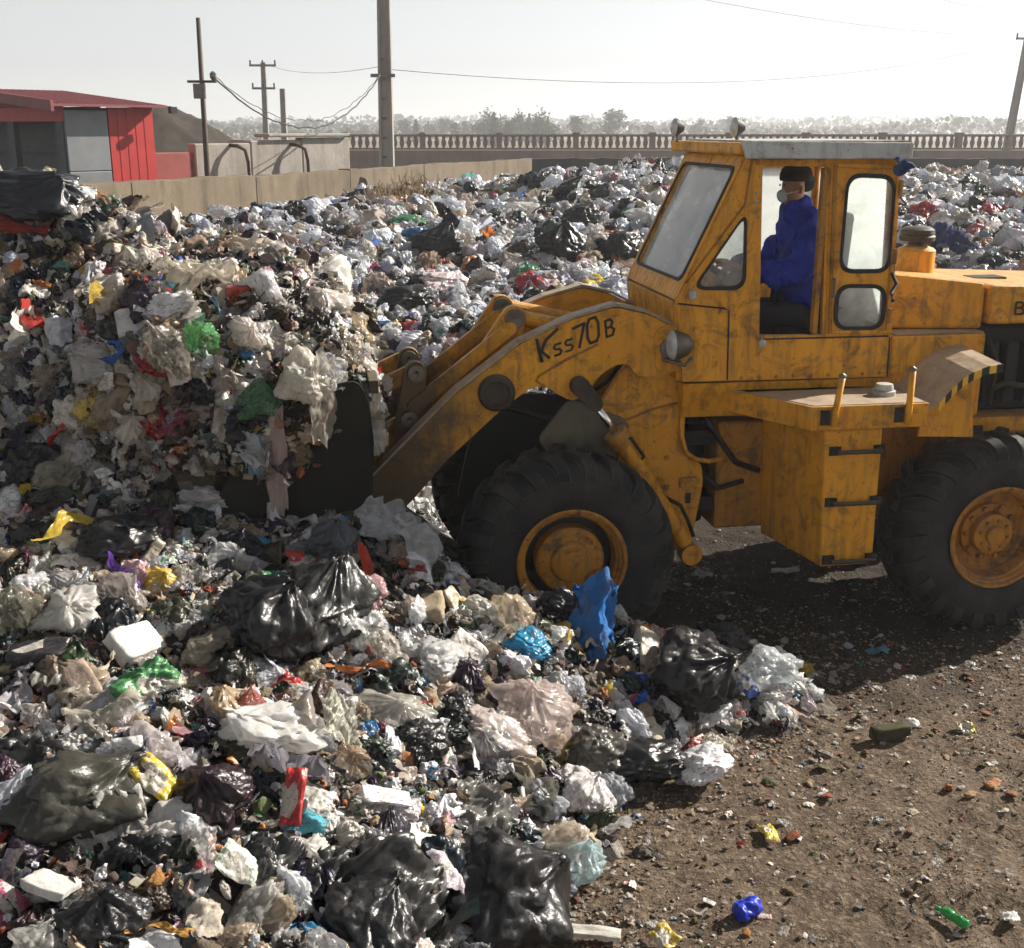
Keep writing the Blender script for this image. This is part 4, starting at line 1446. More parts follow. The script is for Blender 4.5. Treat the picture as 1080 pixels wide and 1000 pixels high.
MB().tube([(.15, .675, 2.055), (.15, .675, 2.09), (.125, .675, 2.09), (.125, .675, 2.055)], .006, 6).build('shackle', M['steel'], pk)
MB().tube([(-.76, .66, 2.49), (-.79, .69, 2.42), (-.75, .70, 2.36), (-.78, .68, 2.30)], .014, 6).build('door_catch', M['black'], cab, smooth=True)
MB().box((.655, .642, 2.345), (.60, .658, 2.40)).build('sticker', M['roofgrey'], cab)
for z in (3.02, 2.97): MB().lathe([(0, .012), (.01, .010), (.012, .001)], 'y', (.225, .65, z), 8).build('rivet', M['roofgrey'], cab)
for k in range(9):
    MB().lathe([(0, .012), (.008, .011), (.011, .001)], 'y', (.26 - k * .125, .651, 1.80), 8).build('rivet', PD, cab)
for hz_ in (3.05, 2.6, 2.2):
    MB().cyl((-.772, .662, hz_ - .05), (-.772, .662, hz_ + .05), .016, n=8).build('door_hinge', PD, cab)
MB().tube([(-.34, .668, 2.46), (-.34, .70, 2.46), (-.34, .70, 2.34), (-.34, .668, 2.34)], .009, 6).build('door_handle', M['steel'], cab)
MB().tube([(.27, .655, 3.24), (.30, .655, 2.95), (.68, .655, 2.45)], .008, 6).build('rain_strip', PD, cab, smooth=True)
# rag caught under the roof edge
V_, F_ = [], []
for i in range(9):
    for j in range(7):
        a = i / 8; b = j / 6
        V_.append((-.68 - .12 * a + .02 * math.sin(9 * b), .745 + .02 * math.sin(7 * a + 3 * b), 3.25 - .08 * b * (1 + .4 * math.sin(5 * a)) - .04 * a))
for i in range(8):
    for j in range(6): F_.append((i * 7 + j, i * 7 + j + 1, i * 7 + j + 8, i * 7 + j + 7))
rag = link('rag', mesh_np('rag', V_, F_, True), M['blue_rag'], cab)
sol = rag.modifiers.new('t', 'SOLIDIFY'); sol.thickness = .008
# seat and steering wheel
st = empty('driver_seat', (0, 0, 0), 0, cab)
MB().box((-.62, -.22, 1.95), (-.12, .26, 2.10)).build('seat_cushion', M['seat'], st, bevel=.04)
MB().hexa([(-.62, -.22, 2.08), (-.50, -.22, 2.08), (-.50, .26, 2.08), (-.62, .26, 2.08), (-.68, -.20, 2.86), (-.58, -.20, 2.86), (-.58, .24, 2.86), (-.68, .24, 2.86)]).build('seat_back', M['seat'], st, bevel=.04)
MB().box((-.5, -.15, 1.80), (-.25, .2, 1.95)).build('seat_base', M['black'], st)
sw = empty('steering_wheel', (.20, .05, 2.42), 0, cab)
sw.rotation_euler = (0, math.radians(-28), 0)
mm = MB()
for k in range(24):
    a, b = 2 * PI * k / 24, 2 * PI * (k + 1) / 24
    mm.tube([(.2 * math.cos(a), .2 * math.sin(a), 0), (.2 * math.cos(b), .2 * math.sin(b), 0)], .014, 6)
mm.build('wheel_ring', M['black'], sw)
MB().cyl((-.2, 0, 0), (.2, 0, 0), .012, n=8).cyl((0, 0, 0), (0, 0, -.6), .03, n=10).build('steering_column', M['black'], sw)

# ------------------------------------------------------------------ the driver
def skin_obj(name, verts, edges, radii, mat, parent, sub=2, root_i=0):
    me = bpy.data.meshes.new(name)
    me.from_pydata(verts, edges, [])
    o = bpy.data.objects.new(name, me)
    COL.objects.link(o)
    o.modifiers.new('skin', 'SKIN').use_smooth_shade = True
    for i, sv in enumerate(me.skin_vertices[0].data):
        r = radii[i]
        sv.radius = r if isinstance(r, tuple) else (r, r)
        sv.use_root = (i == root_i)
    s = o.modifiers.new('sub', 'SUBSURF')
    s.levels = s.render_levels = sub
    me.materials.append(mat)
    if parent: o.parent = parent
    return o


M['skin'] = mat_plain('skin', (.30, .16, .10), .55, var=.08, bump=.03)
M['jacket'] = mat_plain('blue_work_jacket', (.008, .03, .34), .8, var=.35, scale=9, bump=.8)
M['trousers'] = mat_plain('dark_trousers', (.015, .015, .022), .85)
M['cap'] = mat_plain('black_cap', (.012, .012, .013), .9)
M['mask'] = mat_plain('pale_blue_mask', (.42, .58, .64), .8, var=.05)
M['shoe'] = mat_plain('dark_boot', (.02, .017, .015), .6)

per = empty('person', to_world(-.37, .10, 2.09), PI + LA)
tag(per, 'driver in blue jacket, black cap and pale mask seated in the loader cab', 'person')
sk = [(0, 0, .06), (.0, 0, .22), (-.01, 0, .42), (.03, 0, .60), (.06, 0, .70), (.09, 0, .78),   # 0-5 pelvis to neck
      (.115, 0, .86), (.12, 0, .97), (.10, 0, 1.05),                                          # 6-8 head
      (.02, .20, .60), (.16, .30, .38), (.42, .23, .37), (.56, .17, .41),                      # near arm 9-12
      (.02, -.20, .60), (.16, -.30, .38), (.42, -.23, .37), (.56, -.17, .41),                  # far arm 13-16
      (.06, .11, .06), (.48, .15, .08), (.55, .15, -.26), (.66, .15, -.28),                    # near leg 17-20
      (.06, -.11, .06), (.48, -.15, .08), (.55, -.15, -.26), (.66, -.15, -.28)]
ed = [(0, 1), (1, 2), (2, 3), (3, 4), (4, 5), (5, 6), (6, 7), (7, 8), (3, 9), (9, 10), (10, 11), (11, 12), (3, 13), (13, 14), (14, 15), (15, 16), (0, 17), (17, 18), (18, 19), (19, 20), (0, 21), (21, 22), (22, 23), (23, 24)]
rr = [(.14, .15), (.12, .15), (.13, .17), (.11, .13), (.06, .06), (.058, .058), (.092, .078), (.108, .09), (.07, .06),
      .06, .045, .036, .038, .06, .045, .036, .038, .085, .06, .045, .04, .085, .06, .045, .04]
# five fingers each hand, curling over the wheel rim
for hi, s in ((12, 1), (16, -1)):
    hx, hy, hz_ = sk[hi]
    for f in range(4):
        b = len(sk)
        oy = (-.03 + .02 * f) * 1.0
        sk += [(hx + .045, hy + oy, hz_ + .012), (hx + .085, hy + oy, hz_ + .0), (hx + .10 - .004 * f, hy + oy, hz_ - .035), (hx + .08, hy + oy, hz_ - .055)]
        ed += [(hi, b), (b, b + 1), (b + 1, b + 2), (b + 2, b + 3)]
        rr += [.011, .010, .009, .008]
    b = len(sk)
    sk += [(hx + .02, hy - s * .04, hz_ - .01), (hx + .06, hy - s * .05, hz_ - .03), (hx + .085, hy - s * .035, hz_ - .045)]
    ed += [(hi, b), (b, b + 1), (b + 1, b + 2)]
    rr += [.013, .011, .009]
body = skin_obj('body', sk, ed, rr, M['skin'], per)
# jacket over torso and arms
jv = [(0, 0, .08), (-.02, 0, .22), (-.02, 0, .42), (.02, 0, .60), (.06, 0, .75), (.10, 0, .885),
      (.02, .20, .605), (.16, .31, .38), (.30, .27, .365), (.47, .21, .385),
      (.02, -.20, .605), (.16, -.31, .38), (.30, -.27, .365), (.47, -.21, .385)]
je = [(0, 1), (1, 2), (2, 3), (3, 4), (4, 5), (3, 6), (6, 7), (7, 8), (8, 9), (3, 10), (10, 11), (11, 12), (12, 13)]
jr = [(.21, .22), (.20, .21), (.20, .22), (.165, .18), (.125, .125), (.105, .105), .125, .105, .092, .07, .125, .105, .092, .07]
jk = skin_obj('jacket', jv, je, jr, M['jacket'], per, 3)
tx = bpy.data.textures.new('folds', 'CLOUDS')
tx.noise_scale = .11
dm = jk.modifiers.new('folds', 'DISPLACE')
dm.texture = tx
dm.strength = .10
dm.mid_level = .5
# trousers
tv = [(0, 0, .05), (.06, .11, .06), (.48, .15, .08), (.55, .15, -.20), (.06, -.11, .06), (.48, -.15, .08), (.55, -.15, -.20)]
skin_obj('trousers', tv, [(0, 1), (1, 2), (2, 3), (0, 4), (4, 5), (5, 6)], [(.16, .17), .105, .085, .068, .105, .085, .068], M['trousers'], per)
for s in (1, -1):
    skin_obj('boot', [(.53, .15 * s, -.24), (.60, .15 * s, -.265), (.72, .15 * s, -.275)], [(0, 1), (1, 2)], [.05, .05, .04], M['shoe'], per)
# cap with peak, hair, mask, nose, ears
smooth_by_angle(MB().lathe([(.985, .110), (1.0, .116), (1.03, .115), (1.065, .102), (1.09, .075), (1.10, .001)], 'z', (.10, 0, 0), 24).build('cap', M['cap'], per), 60)
skin_obj('hair', [(.03, 0, .90), (.035, 0, .97), (.06, 0, 1.02)], [(0, 1), (1, 2)], [(.055, .075), (.07, .09), (.07, .09)], M['cap'], per)
skin_obj('mask', [(.150, 0, .845), (.180, 0, .89), (.182, 0, .935)], [(0, 1), (1, 2)], [(.045, .06), (.052, .068), (.032, .055)], M['mask'], per)
for s in (1, -1):
    MB().tube([(.19, .06 * s, .90), (.13, .088 * s, .915), (.09, .092 * s, .93)], .004, 5).build('mask_strap', M['mask'], per)
    skin_obj('ear', [(.10, .094 * s, .90), (.095, .100 * s, .93), (.10, .096 * s, .96)], [(0, 1), (1, 2)], [.012, .017, .014], M['skin'], per, 1)
    MB().lathe([(0, .001), (.003, .010), (.008, .008), (.010, .001)], 'x', (.196, .036 * s, .955), 10).build('eye', M['black'], per, smooth=True)

# ------------------------------------------------------------------ refuse: source shapes
_bm = bmesh.new()
_ICO = {}
for lv in (2, 3, 4, 5):
    b = bmesh.new()
    bmesh.ops.create_icosphere(b, subdivisions=lv, radius=1)
    _ICO[lv] = (np.array([v.co[:] for v in b.verts]), np.array([[v.index for v in f.verts] for f in b.faces]))
    b.free()


def facet(D, rng, n, lo=.82, hi=1.0):
    """radius of a random polyhedron: flat facets and sharp folds as in a stuffed bag"""
    N = rng.normal(size=(n, 3))
    N /= np.linalg.norm(N, axis=1)[:, None]
    d = rng.uniform(lo, hi, n)
    c = D @ N.T
    r = np.where(c > .12, d[None] / np.maximum(c, .12), 9)
    return np.minimum(r.min(1), 1.35)


def ridged(Pn, s, seed):
    return 1 - np.abs(noise(Pn * s, seed)) * 2


def bag_geo(seed, lv=5, knot=True, squash=.72, lump=.25, crease=.10, facets=34):
    rng = np.random.default_rng(seed)
    D, Fc = _ICO[lv]
    r = facet(D, rng, facets)
    r = r * (1 + lump * noise(D * 1.1, seed) + .5 * lump * noise(D * 2.3, seed + 1))
    W = D + .35 * np.stack([noise(D * 1.7, seed + 2), noise(D * 1.7, seed + 3), noise(D * 1.7, seed + 4)], 1)
    r = r + crease * (ridged(W, 2.4, seed + 5) - .5) + crease * .6 * (ridged(W, 5.0, seed + 6) - .5) + crease * .28 * (ridged(W, 10.5, seed + 7) - .5)
    if knot:
        ax = np.array([rng.normal() * .35, rng.normal() * .35, 1.0])
        ax /= np.linalg.norm(ax)
        t = D @ ax
        u = np.cross(ax, [1, 0, 0]); u /= np.linalg.norm(u)
        w = np.cross(ax, u)
        th = np.arctan2(D @ w, D @ u)
        k = sstep(.45, .97, t)
        pleat = np.sin(th * rng.integers(7, 12) + 3 * noise(D * 2, seed + 8)) * .5 + np.sin(th * 17 + 2 * noise(D * 3, seed + 9)) * .3
        r = r + .13 * pleat * sstep(-.1, .8, t) * (1 - k * .5)
        V = D * r[:, None]
        h = V @ ax
        rad = V - h[:, None] * ax
        flare = sstep(.985, .9995, t)
        rad *= (1 - .80 * k + .95 * flare)[:, None]
        V = rad + (h + .30 * k + .10 * flare)[:, None] * ax
    else:
        V = D * r[:, None]
    V[:, 2] *= squash
    V[:, 0] *= rng.uniform(.9, 1.25)
    V[:, 2] = np.where(V[:, 2] < -.42, -.42 + (V[:, 2] + .42) * .3, V[:, 2])
    return V * .5, Fc


def sheet_geo(seed, n=26, amp=.20, asp=1.0, curl=.25, ragged=.05, s0=1.6):
    """crumpled sheet of film or cloth with a torn outline"""
    rng = np.random.default_rng(seed)
    g = np.linspace(-.5, .5, n)
    X, Y = np.meshgrid(g, g)
    x, y = X.ravel(), Y.ravel()
    P0 = np.stack([x, y, np.zeros_like(x)], 1)
    rim = np.maximum(np.abs(x), np.abs(y)) * 2
    k = 1 + ragged * 2 * noise(P0 * 5 + 3, seed) * rim
    ang = np.arctan2(y, x)
    k *= 1 - .18 * (np.abs(np.sin(2 * ang))) * rim
    x2 = x * k * asp
    y2 = y * k
    Wp = P0 * 2 + .5 * np.stack([noise(P0 * 2.4, seed + 1), noise(P0 * 2.4, seed + 2), noise(P0 * 2.4, seed + 3)], 1)
    fd = np.array([.55, 1.9, 1.0])
    z = amp * (noise(P0 * s0 * 1.3, seed + 4) * 1.3 + .60 * (ridged(Wp * fd, s0 * .9, seed + 5) - .4) + .32 * (ridged(Wp * fd, s0 * 2.0, seed + 6) - .4) + .06 * (ridged(Wp, s0 * 4.0, seed + 7) - .4))
    z -= curl * (x * x + y * y) * 1.2
    x2 = x2 * (1 - .22 * np.abs(noise(P0 * 2.2, seed + 8))) + .03 * noise(P0 * 5, seed + 9)
    y2 = y2 * (1 - .22 * np.abs(noise(P0 * 2.2, seed + 10))) + .03 * noise(P0 * 5, seed + 11)
    i = np.arange(n * n).reshape(n, n)
    Fc = np.stack([i[:-1, :-1].ravel(), i[:-1, 1:].ravel(), i[1:, 1:].ravel(), i[1:, :-1].ravel()], 1)
    tri = np.concatenate([Fc[:, [0, 1, 2]], Fc[:, [0, 2, 3]]])
    return np.stack([x2, y2, z], 1), tri


def strip_geo(seed, n=40, m=6, w=.16):
    """long twisted rag or torn ribbon"""
    rng = np.random.default_rng(seed)
    t = np.linspace(-.5, .5, n)
    c = np.stack([t, .12 * np.sin(t * rng.uniform(4, 9) + rng.uniform(0, 6)), .06 * np.sin(t * rng.uniform(5, 10))], 1)
    tw = rng.uniform(-2, 2) * t * 3 + 1.2 * noise(np.stack([t * 4, 0 * t, 0 * t], 1), seed)
    s = np.linspace(-.5, .5, m)
    ww = w * (1 + .5 * noise(np.stack([t * 6, 0 * t + 5, 0 * t], 1), seed + 1))
    V = []
    for i in range(n):
        for j in range(m):
            f = s[j] * ww[i]
            V.append((c[i, 0], c[i, 1] + f * math.cos(tw[i]), c[i, 2] + f * math.sin(tw[i]) + .02 * math.sin(j * 2.1 + i * .7)))
    V = np.array(V)
    i = np.arange(n * m).reshape(n, m)
    Fc = np.stack([i[:-1, :-1].ravel(), i[:-1, 1:].ravel(), i[1:, 1:].ravel(), i[1:, :-1].ravel()], 1)
    return V, np.concatenate([Fc[:, [0, 1, 2]], Fc[:, [0, 2, 3]]])


def packet_geo(seed, n=15, th=.16):
    """pillow wrapper: two skins joined at crimped ends"""
    rng = np.random.default_rng(seed)
    g = np.linspace(-1, 1, n)
    X, Y = np.meshgrid(g, g)
    x, y = X.ravel(), Y.ravel()
    b = np.sqrt(np.clip(1 - x ** 4, 0, 1) * np.clip(1 - y ** 6, 0, 1))
    P0 = np.stack([x, y, 0 * x], 1)
    bend = .22 * noise(P0 * .7, seed) + .07 * (ridged(P0, 1.6, seed + 1) - .5)
    cr = .05 * (ridged(P0, 2.6, seed + 2) - .5)
    top = np.stack([x * .36, y * .5, th * b * .6 + bend + cr * b], 1)
    bot = np.stack([x * .36, y * .5, -th * b * .4 + bend - .004], 1)
    V = np.concatenate([top, bot])
    i = np.arange(n * n).reshape(n, n)
    Fc = np.stack([i[:-1, :-1].ravel(), i[:-1, 1:].ravel(), i[1:, 1:].ravel(), i[1:, :-1].ravel()], 1)
    tr = np.concatenate([Fc[:, [0, 1, 2]], Fc[:, [0, 2, 3]]])
    return V, np.concatenate([tr, tr[:, ::-1] + n * n])


def slab_geo(seed, sx=1.0, sy=.6, sz=.12, n=7, rough=.03):
    """broken board, tray or flattened carton with dented faces"""
    rng = np.random.default_rng(seed)
    D, Fc = _ICO[4]
    s = np.abs(D).max(1)
    B = D / s[:, None]
    B = B * (1 - .05 * (np.abs(B) > .95).sum(1)[:, None] ** 2 * .5)
    V = B * np.array([sx, sy, sz]) * .5
    V[:, 2] += .07 * noise(V * 1.7, seed) + rough * noise(V * 6, seed + 1)
    V[:, 0] += rough * 1.5 * noise(V * 5 + 4, seed + 2)
    V[:, 1] += rough * 1.5 * noise(V * 5 + 9, seed + 3)
    return V, Fc


def lathe_geo(prof, n=24, dent=.0, seed=0):
    prof = np.array(prof)
    a = np.linspace(0, 2 * PI, n, endpoint=False)
    V = np.stack([np.repeat(prof[:, 0], n), (prof[:, 1][:, None] * np.cos(a)).ravel(), (prof[:, 1][:, None] * np.sin(a)).ravel()], 1)
    if dent:
        V = V * (1 + 0 * V)
        rr = 1 + dent * (ridged(V, 4, seed) - .5) + dent * noise(V * 2.5, seed + 1)
        V[:, 1:] *= rr[:, None]
        V[:, 1] += dent * .25 * noise(V * 2, seed + 2)
    i = np.arange(len(prof) * n).reshape(len(prof), n)
    j = np.roll(i, -1, 1)
    q = np.stack([i[:-1].ravel(), j[:-1].ravel(), j[1:].ravel(), i[1:].ravel()], 1)
    return V, np.concatenate([q[:, [0, 1, 2]], q[:, [0, 2, 3]]])


def bottle_geo(seed, dent=.25):
    p = [(-.5, .001), (-.5, .12), (-.47, .155), (-.3, .16), (-.28, .15), (-.26, .16), (-.05, .16), (-.03, .15), (-.01, .16), (.15, .16), (.25, .14), (.36, .065), (.40, .055), (.405, .075), (.5, .075), (.5, .001)]
    P2 = []
    for (a, b) in zip(p[:-1], p[1:]):
        P2 += [(a[0] + (b[0] - a[0]) * k / 3, a[1] + (b[1] - a[1]) * k / 3) for k in range(3)]
    return lathe_geo(P2 + [p[-1]], 24, dent, seed)


def can_geo(seed):
    p = [(-.5, .001), (-.5, .25), (-.47, .30)] + [(x, .32) for x in np.linspace(-.42, .40, 14)] + [(.46, .28), (.48, .26), (.46, .24), (.46, .001)]
    return lathe_geo(p, 28, .28, seed)


def chunk_geo(seed, lv=3, amp=.35):
    rng = np.random.default_rng(seed)
    D, Fc = _ICO[lv]
    r = facet(D, rng, 12, .6, 1.0) * (1 + amp * noise(D * 1.6, seed) + amp * .5 * noise(D * 4, seed + 1))
    V = D * r[:, None] * np.array([1, rng.uniform(.5, .9), rng.uniform(.3, .7)]) * .5
    return V, Fc


def peel_geo(seed):
    V, Fc = sheet_geo(seed, 12, .12, .6, 1.6, .3)
    return V, Fc


PROTO = {}


def reg(kind, geo, mat, smooth=True):
    V, Fc = geo
    me = mesh_np(kind, V, Fc, smooth)
    me.materials.append(M[mat])
    PROTO.setdefault(kind, []).append(me)


for k in range(7): reg('binbag', bag_geo(100 + k, 5, k % 3 != 2, .74, .25, .12), 'bin')
for k in range(8): reg('filmbag', bag_geo(200 + k, 5, k % 2 == 0, .60, .34, .15, 30), 'film')
for k in range(5): reg('clearbag', bag_geo(300 + k, 5, k % 2 == 0, .72, .30, .13, 28), 'clear')
for k in range(5): reg('printbag', bag_geo(350 + k, 5, k % 2 == 0, .66, .32, .13, 26), 'print')
for k in range(6): reg('sheet', sheet_geo(400 + k, 30, .19, random.uniform(.7, 1.4)), 'film')
for k in range(5): reg('clearsheet', sheet_geo(430 + k, 30, .20, random.uniform(.7, 1.4)), 'clear')
for k in range(5): reg('binsheet', sheet_geo(460 + k, 30, .21, random.uniform(.7, 1.6), .4), 'bin')
for k in range(5): reg('clothsheet', sheet_geo(480 + k, 30, .20, random.uniform(.8, 1.8), .5, .06), 'cloth')
for k in range(4): reg('paper', sheet_geo(500 + k, 16, .14, random.uniform(.6, 1.0), .3, .05, 1.0), 'paper')
for k in range(4): reg('printsheet', sheet_geo(520 + k, 22, .22, random.uniform(.6, 1.1), .4), 'print')
for k in range(5): reg('strip', strip_geo(540 + k, w=.12 + .04 * k), 'cloth')
for k in range(3): reg('filmstrip', strip_geo(560 + k, w=.10 + .07 * k), 'film')
for k in range(6): reg('packet', packet_geo(580 + k), 'print')
for k in range(4): reg('slab', slab_geo(600 + k, 1, random.uniform(.4, .8), random.uniform(.07, .16), rough=.012), 'paper' if k % 2 else 'print', False)
for k in range(3): reg('box', slab_geo(620 + k, 1, random.uniform(.5, .8), random.uniform(.3, .5), rough=.016), 'paper' if k % 2 else 'print', False)
for k in range(3): reg('bottle', bottle_geo(640 + k), 'pet')
for k in range(2): reg('can', can_geo(660 + k), 'hard')
for k in range(6): reg('chunk', chunk_geo(680 + k), 'scrap')
for k in range(4): reg('peel', peel_geo(700 + k), 'scrap')
for k in range(4): reg('pebble', chunk_geo(720 + k, 2, .2), 'scrap')

# ------------------------------------------------------------------ palettes
WHITE = [(.85, .84, .82), (.82, .82, .82), (.76, .77, .80), (.84, .81, .75), (.72, .74, .80), (.70, .66, .60), (.74, .76, .82), (.66, .60, .62)]
GREY = [(.36, .36, .38), (.46, .46, .46), (.26, .27, .29), (.40, .37, .33), (.55, .54, .52)]
BLACK = [(.010, .010, .011), (.016, .015, .015), (.012, .012, .015), (.022, .021, .02)]
BEIGE = [(.52, .42, .30), (.42, .33, .24), (.60, .52, .42), (.34, .26, .18), (.48, .36, .28)]
BRIGHT = [(.50, .03, .03), (.58, .05, .04), (.42, .04, .03), (.55, .20, .04), (.62, .45, .07), (.03, .12, .42), (.04, .24, .50), (.06, .25, .10), (.12, .36, .33), (.45, .10, .20), (.60, .36, .40), (.14, .36, .45)]
FOOD = [(.42, .15, .05), (.36, .09, .04), (.24, .15, .08), (.15, .10, .06), (.36, .28, .16), (.22, .06, .04), (.42, .33, .19), (.12, .15, .05), (.50, .23, .07), (.10, .07, .045)]
DIRT = [(.12, .09, .06), (.18, .14, .10), (.24, .185, .13), (.08, .06, .042), (.31, .25, .18), (.40, .34, .27)]
DARKC = [(.05, .05, .055), (.07, .06, .05), (.03, .035, .06), (.08, .07, .065), (.10, .08, .06)]


def pick(*pw):
    pals, w = zip(*pw)
    w = np.array(w, float)
    p = pals[RNG.choice(len(pals), p=w / w.sum())]
    c = np.array(p[RNG.integers(len(p))])
    return np.clip(c * RNG.uniform(.78, 1.12) + RNG.normal(size=3) * .008, .004, .85)


COLS = {
    'binbag': lambda: pick((BLACK, 1)),
    'filmbag': lambda: pick((WHITE, 7), (GREY, 2.4), (BEIGE, 1.2), (BRIGHT, .45)),
    'clearbag': lambda: pick((WHITE, 4), (GREY, 3), (BEIGE, 2)),
    'printbag': lambda: pick((WHITE, 5), (BRIGHT, 1), (BEIGE, 1)),
    'sheet': lambda: pick((WHITE, 6), (GREY, 2), (BEIGE, 1.6), (BRIGHT, .8)),
    'clearsheet': lambda: pick((WHITE, 5), (GREY, 3)),
    'binsheet': lambda: pick((BLACK, 1)),
    'clothsheet': lambda: pick((BEIGE, 3), (DARKC, 5), (GREY, 2), (BRIGHT, .4), (WHITE, 1)),
    'paper': lambda: pick((WHITE, 4), (BEIGE, 3), (GREY, 1)),
    'printsheet': lambda: pick((BRIGHT, 2), (WHITE, 5)),
    'strip': lambda: pick((BEIGE, 3), (DARKC, 3), (WHITE, 2), (BRIGHT, 1), (GREY, 2)),
    'filmstrip': lambda: pick((WHITE, 4), (GREY, 2), (BRIGHT, 1), (BLACK, 1.5)),
    'packet': lambda: pick((BRIGHT, 4), (WHITE, 4)),
    'slab': lambda: pick((WHITE, 3), (BEIGE, 3), (GREY, 1)),
    'box': lambda: pick((BEIGE, 3), (WHITE, 2), (BRIGHT, .7)),
    'bottle': lambda: pick((WHITE, 3), ([(.05, .35, .10), (.25, .45, .55), (.55, .62, .62)], 3)),
    'can': lambda: pick((BRIGHT, 2), (GREY, 2)),
    'chunk': lambda: pick((FOOD, 5), (DIRT, 3)),
    'peel': lambda: pick((FOOD, 5), (BEIGE, 1)),
    'pebble': lambda: pick((DIRT, 6), (BEIGE, 1), (WHITE, .5)),
}

# source objects for the scattered mass: held in a collection of their own, outside the scene
SRC = bpy.data.collections.new('refuse_sources')
SRC_INDEX = {}
_i = 0
for kind in PROTO:
    for me in PROTO[kind]:
        so_ = bpy.data.objects.new('s%03d_%s' % (_i, kind), me)
        SRC.objects.link(so_)
        SRC_INDEX.setdefault(kind, []).append(_i)
        _i += 1


def scatter_tree():
    ng = bpy.data.node_groups.new('scatter_refuse', 'GeometryNodeTree')
    ng.interface.new_socket('Geometry', in_out='INPUT', socket_type='NodeSocketGeometry')
    ng.interface.new_socket('Geometry', in_out='OUTPUT', socket_type='NodeSocketGeometry')
    gi = ng.nodes.new('NodeGroupInput')
    go = ng.nodes.new('NodeGroupOutput')
    ip = ng.nodes.new('GeometryNodeInstanceOnPoints')
    ci = ng.nodes.new('GeometryNodeCollectionInfo')
    ci.inputs['Collection'].default_value = SRC
    ci.inputs['Separate Children'].default_value = True
    ci.inputs['Reset Children'].default_value = True
    def na(nm, dt):
        n_ = ng.nodes.new('GeometryNodeInputNamedAttribute')
        n_.data_type = dt
        n_.inputs['Name'].default_value = nm
        return [o for o in n_.outputs if o.enabled and o.name == 'Attribute'][0]
    L_ = ng.links.new
    L_(gi.outputs[0], ip.inputs['Points'])
    L_(ci.outputs[0], ip.inputs['Instance'])
    ip.inputs['Pick Instance'].default_value = True
    L_(na('idx', 'INT'), ip.inputs['Instance Index'])
    L_(na('rot', 'FLOAT_VECTOR'), ip.inputs['Rotation'])
    L_(na('scl', 'FLOAT_VECTOR'), ip.inputs['Scale'])
    L_(ip.outputs[0], go.inputs[0])
    return ng


NG = scatter_tree()


def scatter_obj(name, pts, rot, scl, idx, col, label, cat):
    me = bpy.data.meshes.new(name)
    me.vertices.add(len(pts))
    me.vertices.foreach_set('co', np.asarray(pts, np.float32).ravel())
    for nm, typ, key, arr in (('rot', 'FLOAT_VECTOR', 'vector', rot), ('scl', 'FLOAT_VECTOR', 'vector', scl), ('idx', 'INT', 'value', idx), ('col', 'FLOAT_VECTOR', 'vector', col)):
        a = me.attributes.new(nm, typ, 'POINT')
        a.data.foreach_set(key, np.asarray(arr, np.int32 if typ == 'INT' else np.float32).ravel())
    o = bpy.data.objects.new(name, me)
    COL.objects.link(o)
    md = o.modifiers.new('scatter', 'NODES')
    md.node_group = NG
    tag(o, label, cat, kind='stuff')
    return o


def euler_from(N, spin, tilt):
    """rotations that stand local z on the normals, with random spin and tilt"""
    out = []
    for n_, s_, t_ in zip(N, spin, tilt):
        q = Vector((0, 0, 1)).rotation_difference(Vector(n_))
        m = q.to_matrix() @ Matrix.Rotation(s_, 3, 'Z') @ Matrix.Rotation(t_[0], 3, 'X') @ Matrix.Rotation(t_[1], 3, 'Y')
        out.append(m.to_euler()[:])
    return np.array(out)


def heap_normal(x, y, e=.12):
    zx = (heap_z(x + e, y) - heap_z(x - e, y)) / (2 * e)
    zy = (heap_z(x, y + e) - heap_z(x, y - e)) / (2 * e)
    N = np.stack([-zx, -zy, np.ones_like(zx)], 1)
    return N / np.linalg.norm(N, axis=1)[:, None]


# the load heaped in the bucket: a rounded mass, wider than the bucket
LC = np.array(to_world(3.66, 0.02, 1.76))


def load_surface(D):
    r = 1 + .16 * noise(D * 1.3, 41) + .09 * noise(D * 3.1, 42) + .04 * noise(D * 7, 43)
    q = 1 / ((np.abs(D) ** 2.6).sum(1) ** (1 / 2.6))
    L3 = D * (q * r)[:, None] * np.array([.92, 1.28, .82])
    L3[:, 2] = np.where(L3[:, 2] < -.42, -.42 + (L3[:, 2] + .42) * .35, L3[:, 2])
    return LC + L3[:, :1] * np.array(FWD) + L3[:, 1:2] * np.array(LAT) + L3[:, 2:] * np.array([0, 0, 1])


lv_, lf_ = _ICO[5]
o = link('bucket_load', mesh_np('bucket_load', load_surface(lv_), lf_, True), M['heap'])
tag(o, 'dark packed refuse heaped in the loader bucket', 'refuse heap', kind='stuff')


def sample_load(n):
    D = RNG.normal(size=(n, 3))
    D /= np.linalg.norm(D, axis=1)[:, None]
    D[:, 2] = np.where(D[:, 2] < -.35, -D[:, 2], D[:, 2])
    D /= np.linalg.norm(D, axis=1)[:, None]
    Pn = load_surface(D)
    e = .02
    N = Pn - LC
    N /= np.linalg.norm(N, axis=1)[:, None]
    return Pn, N


def in_view(x, y, m=.10):
    u = x / np.maximum(y, .1) * 1250 / 1.0
    return (np.abs(u) < 540 * (1 + m) * 1.06 + 40)


def near_ok(x, y, z):
    """keep clear of the loader's wheels and body"""
    dx, dy = x - LO.x, y - LO.y
    lx = dx * FWD.x + dy * FWD.y
    ly = dx * LAT.x + dy * LAT.y
    return ~((lx < 2.75) & (lx > -3.2) & (np.abs(ly) < 1.16))


KINDS_ALL = list(PROTO)


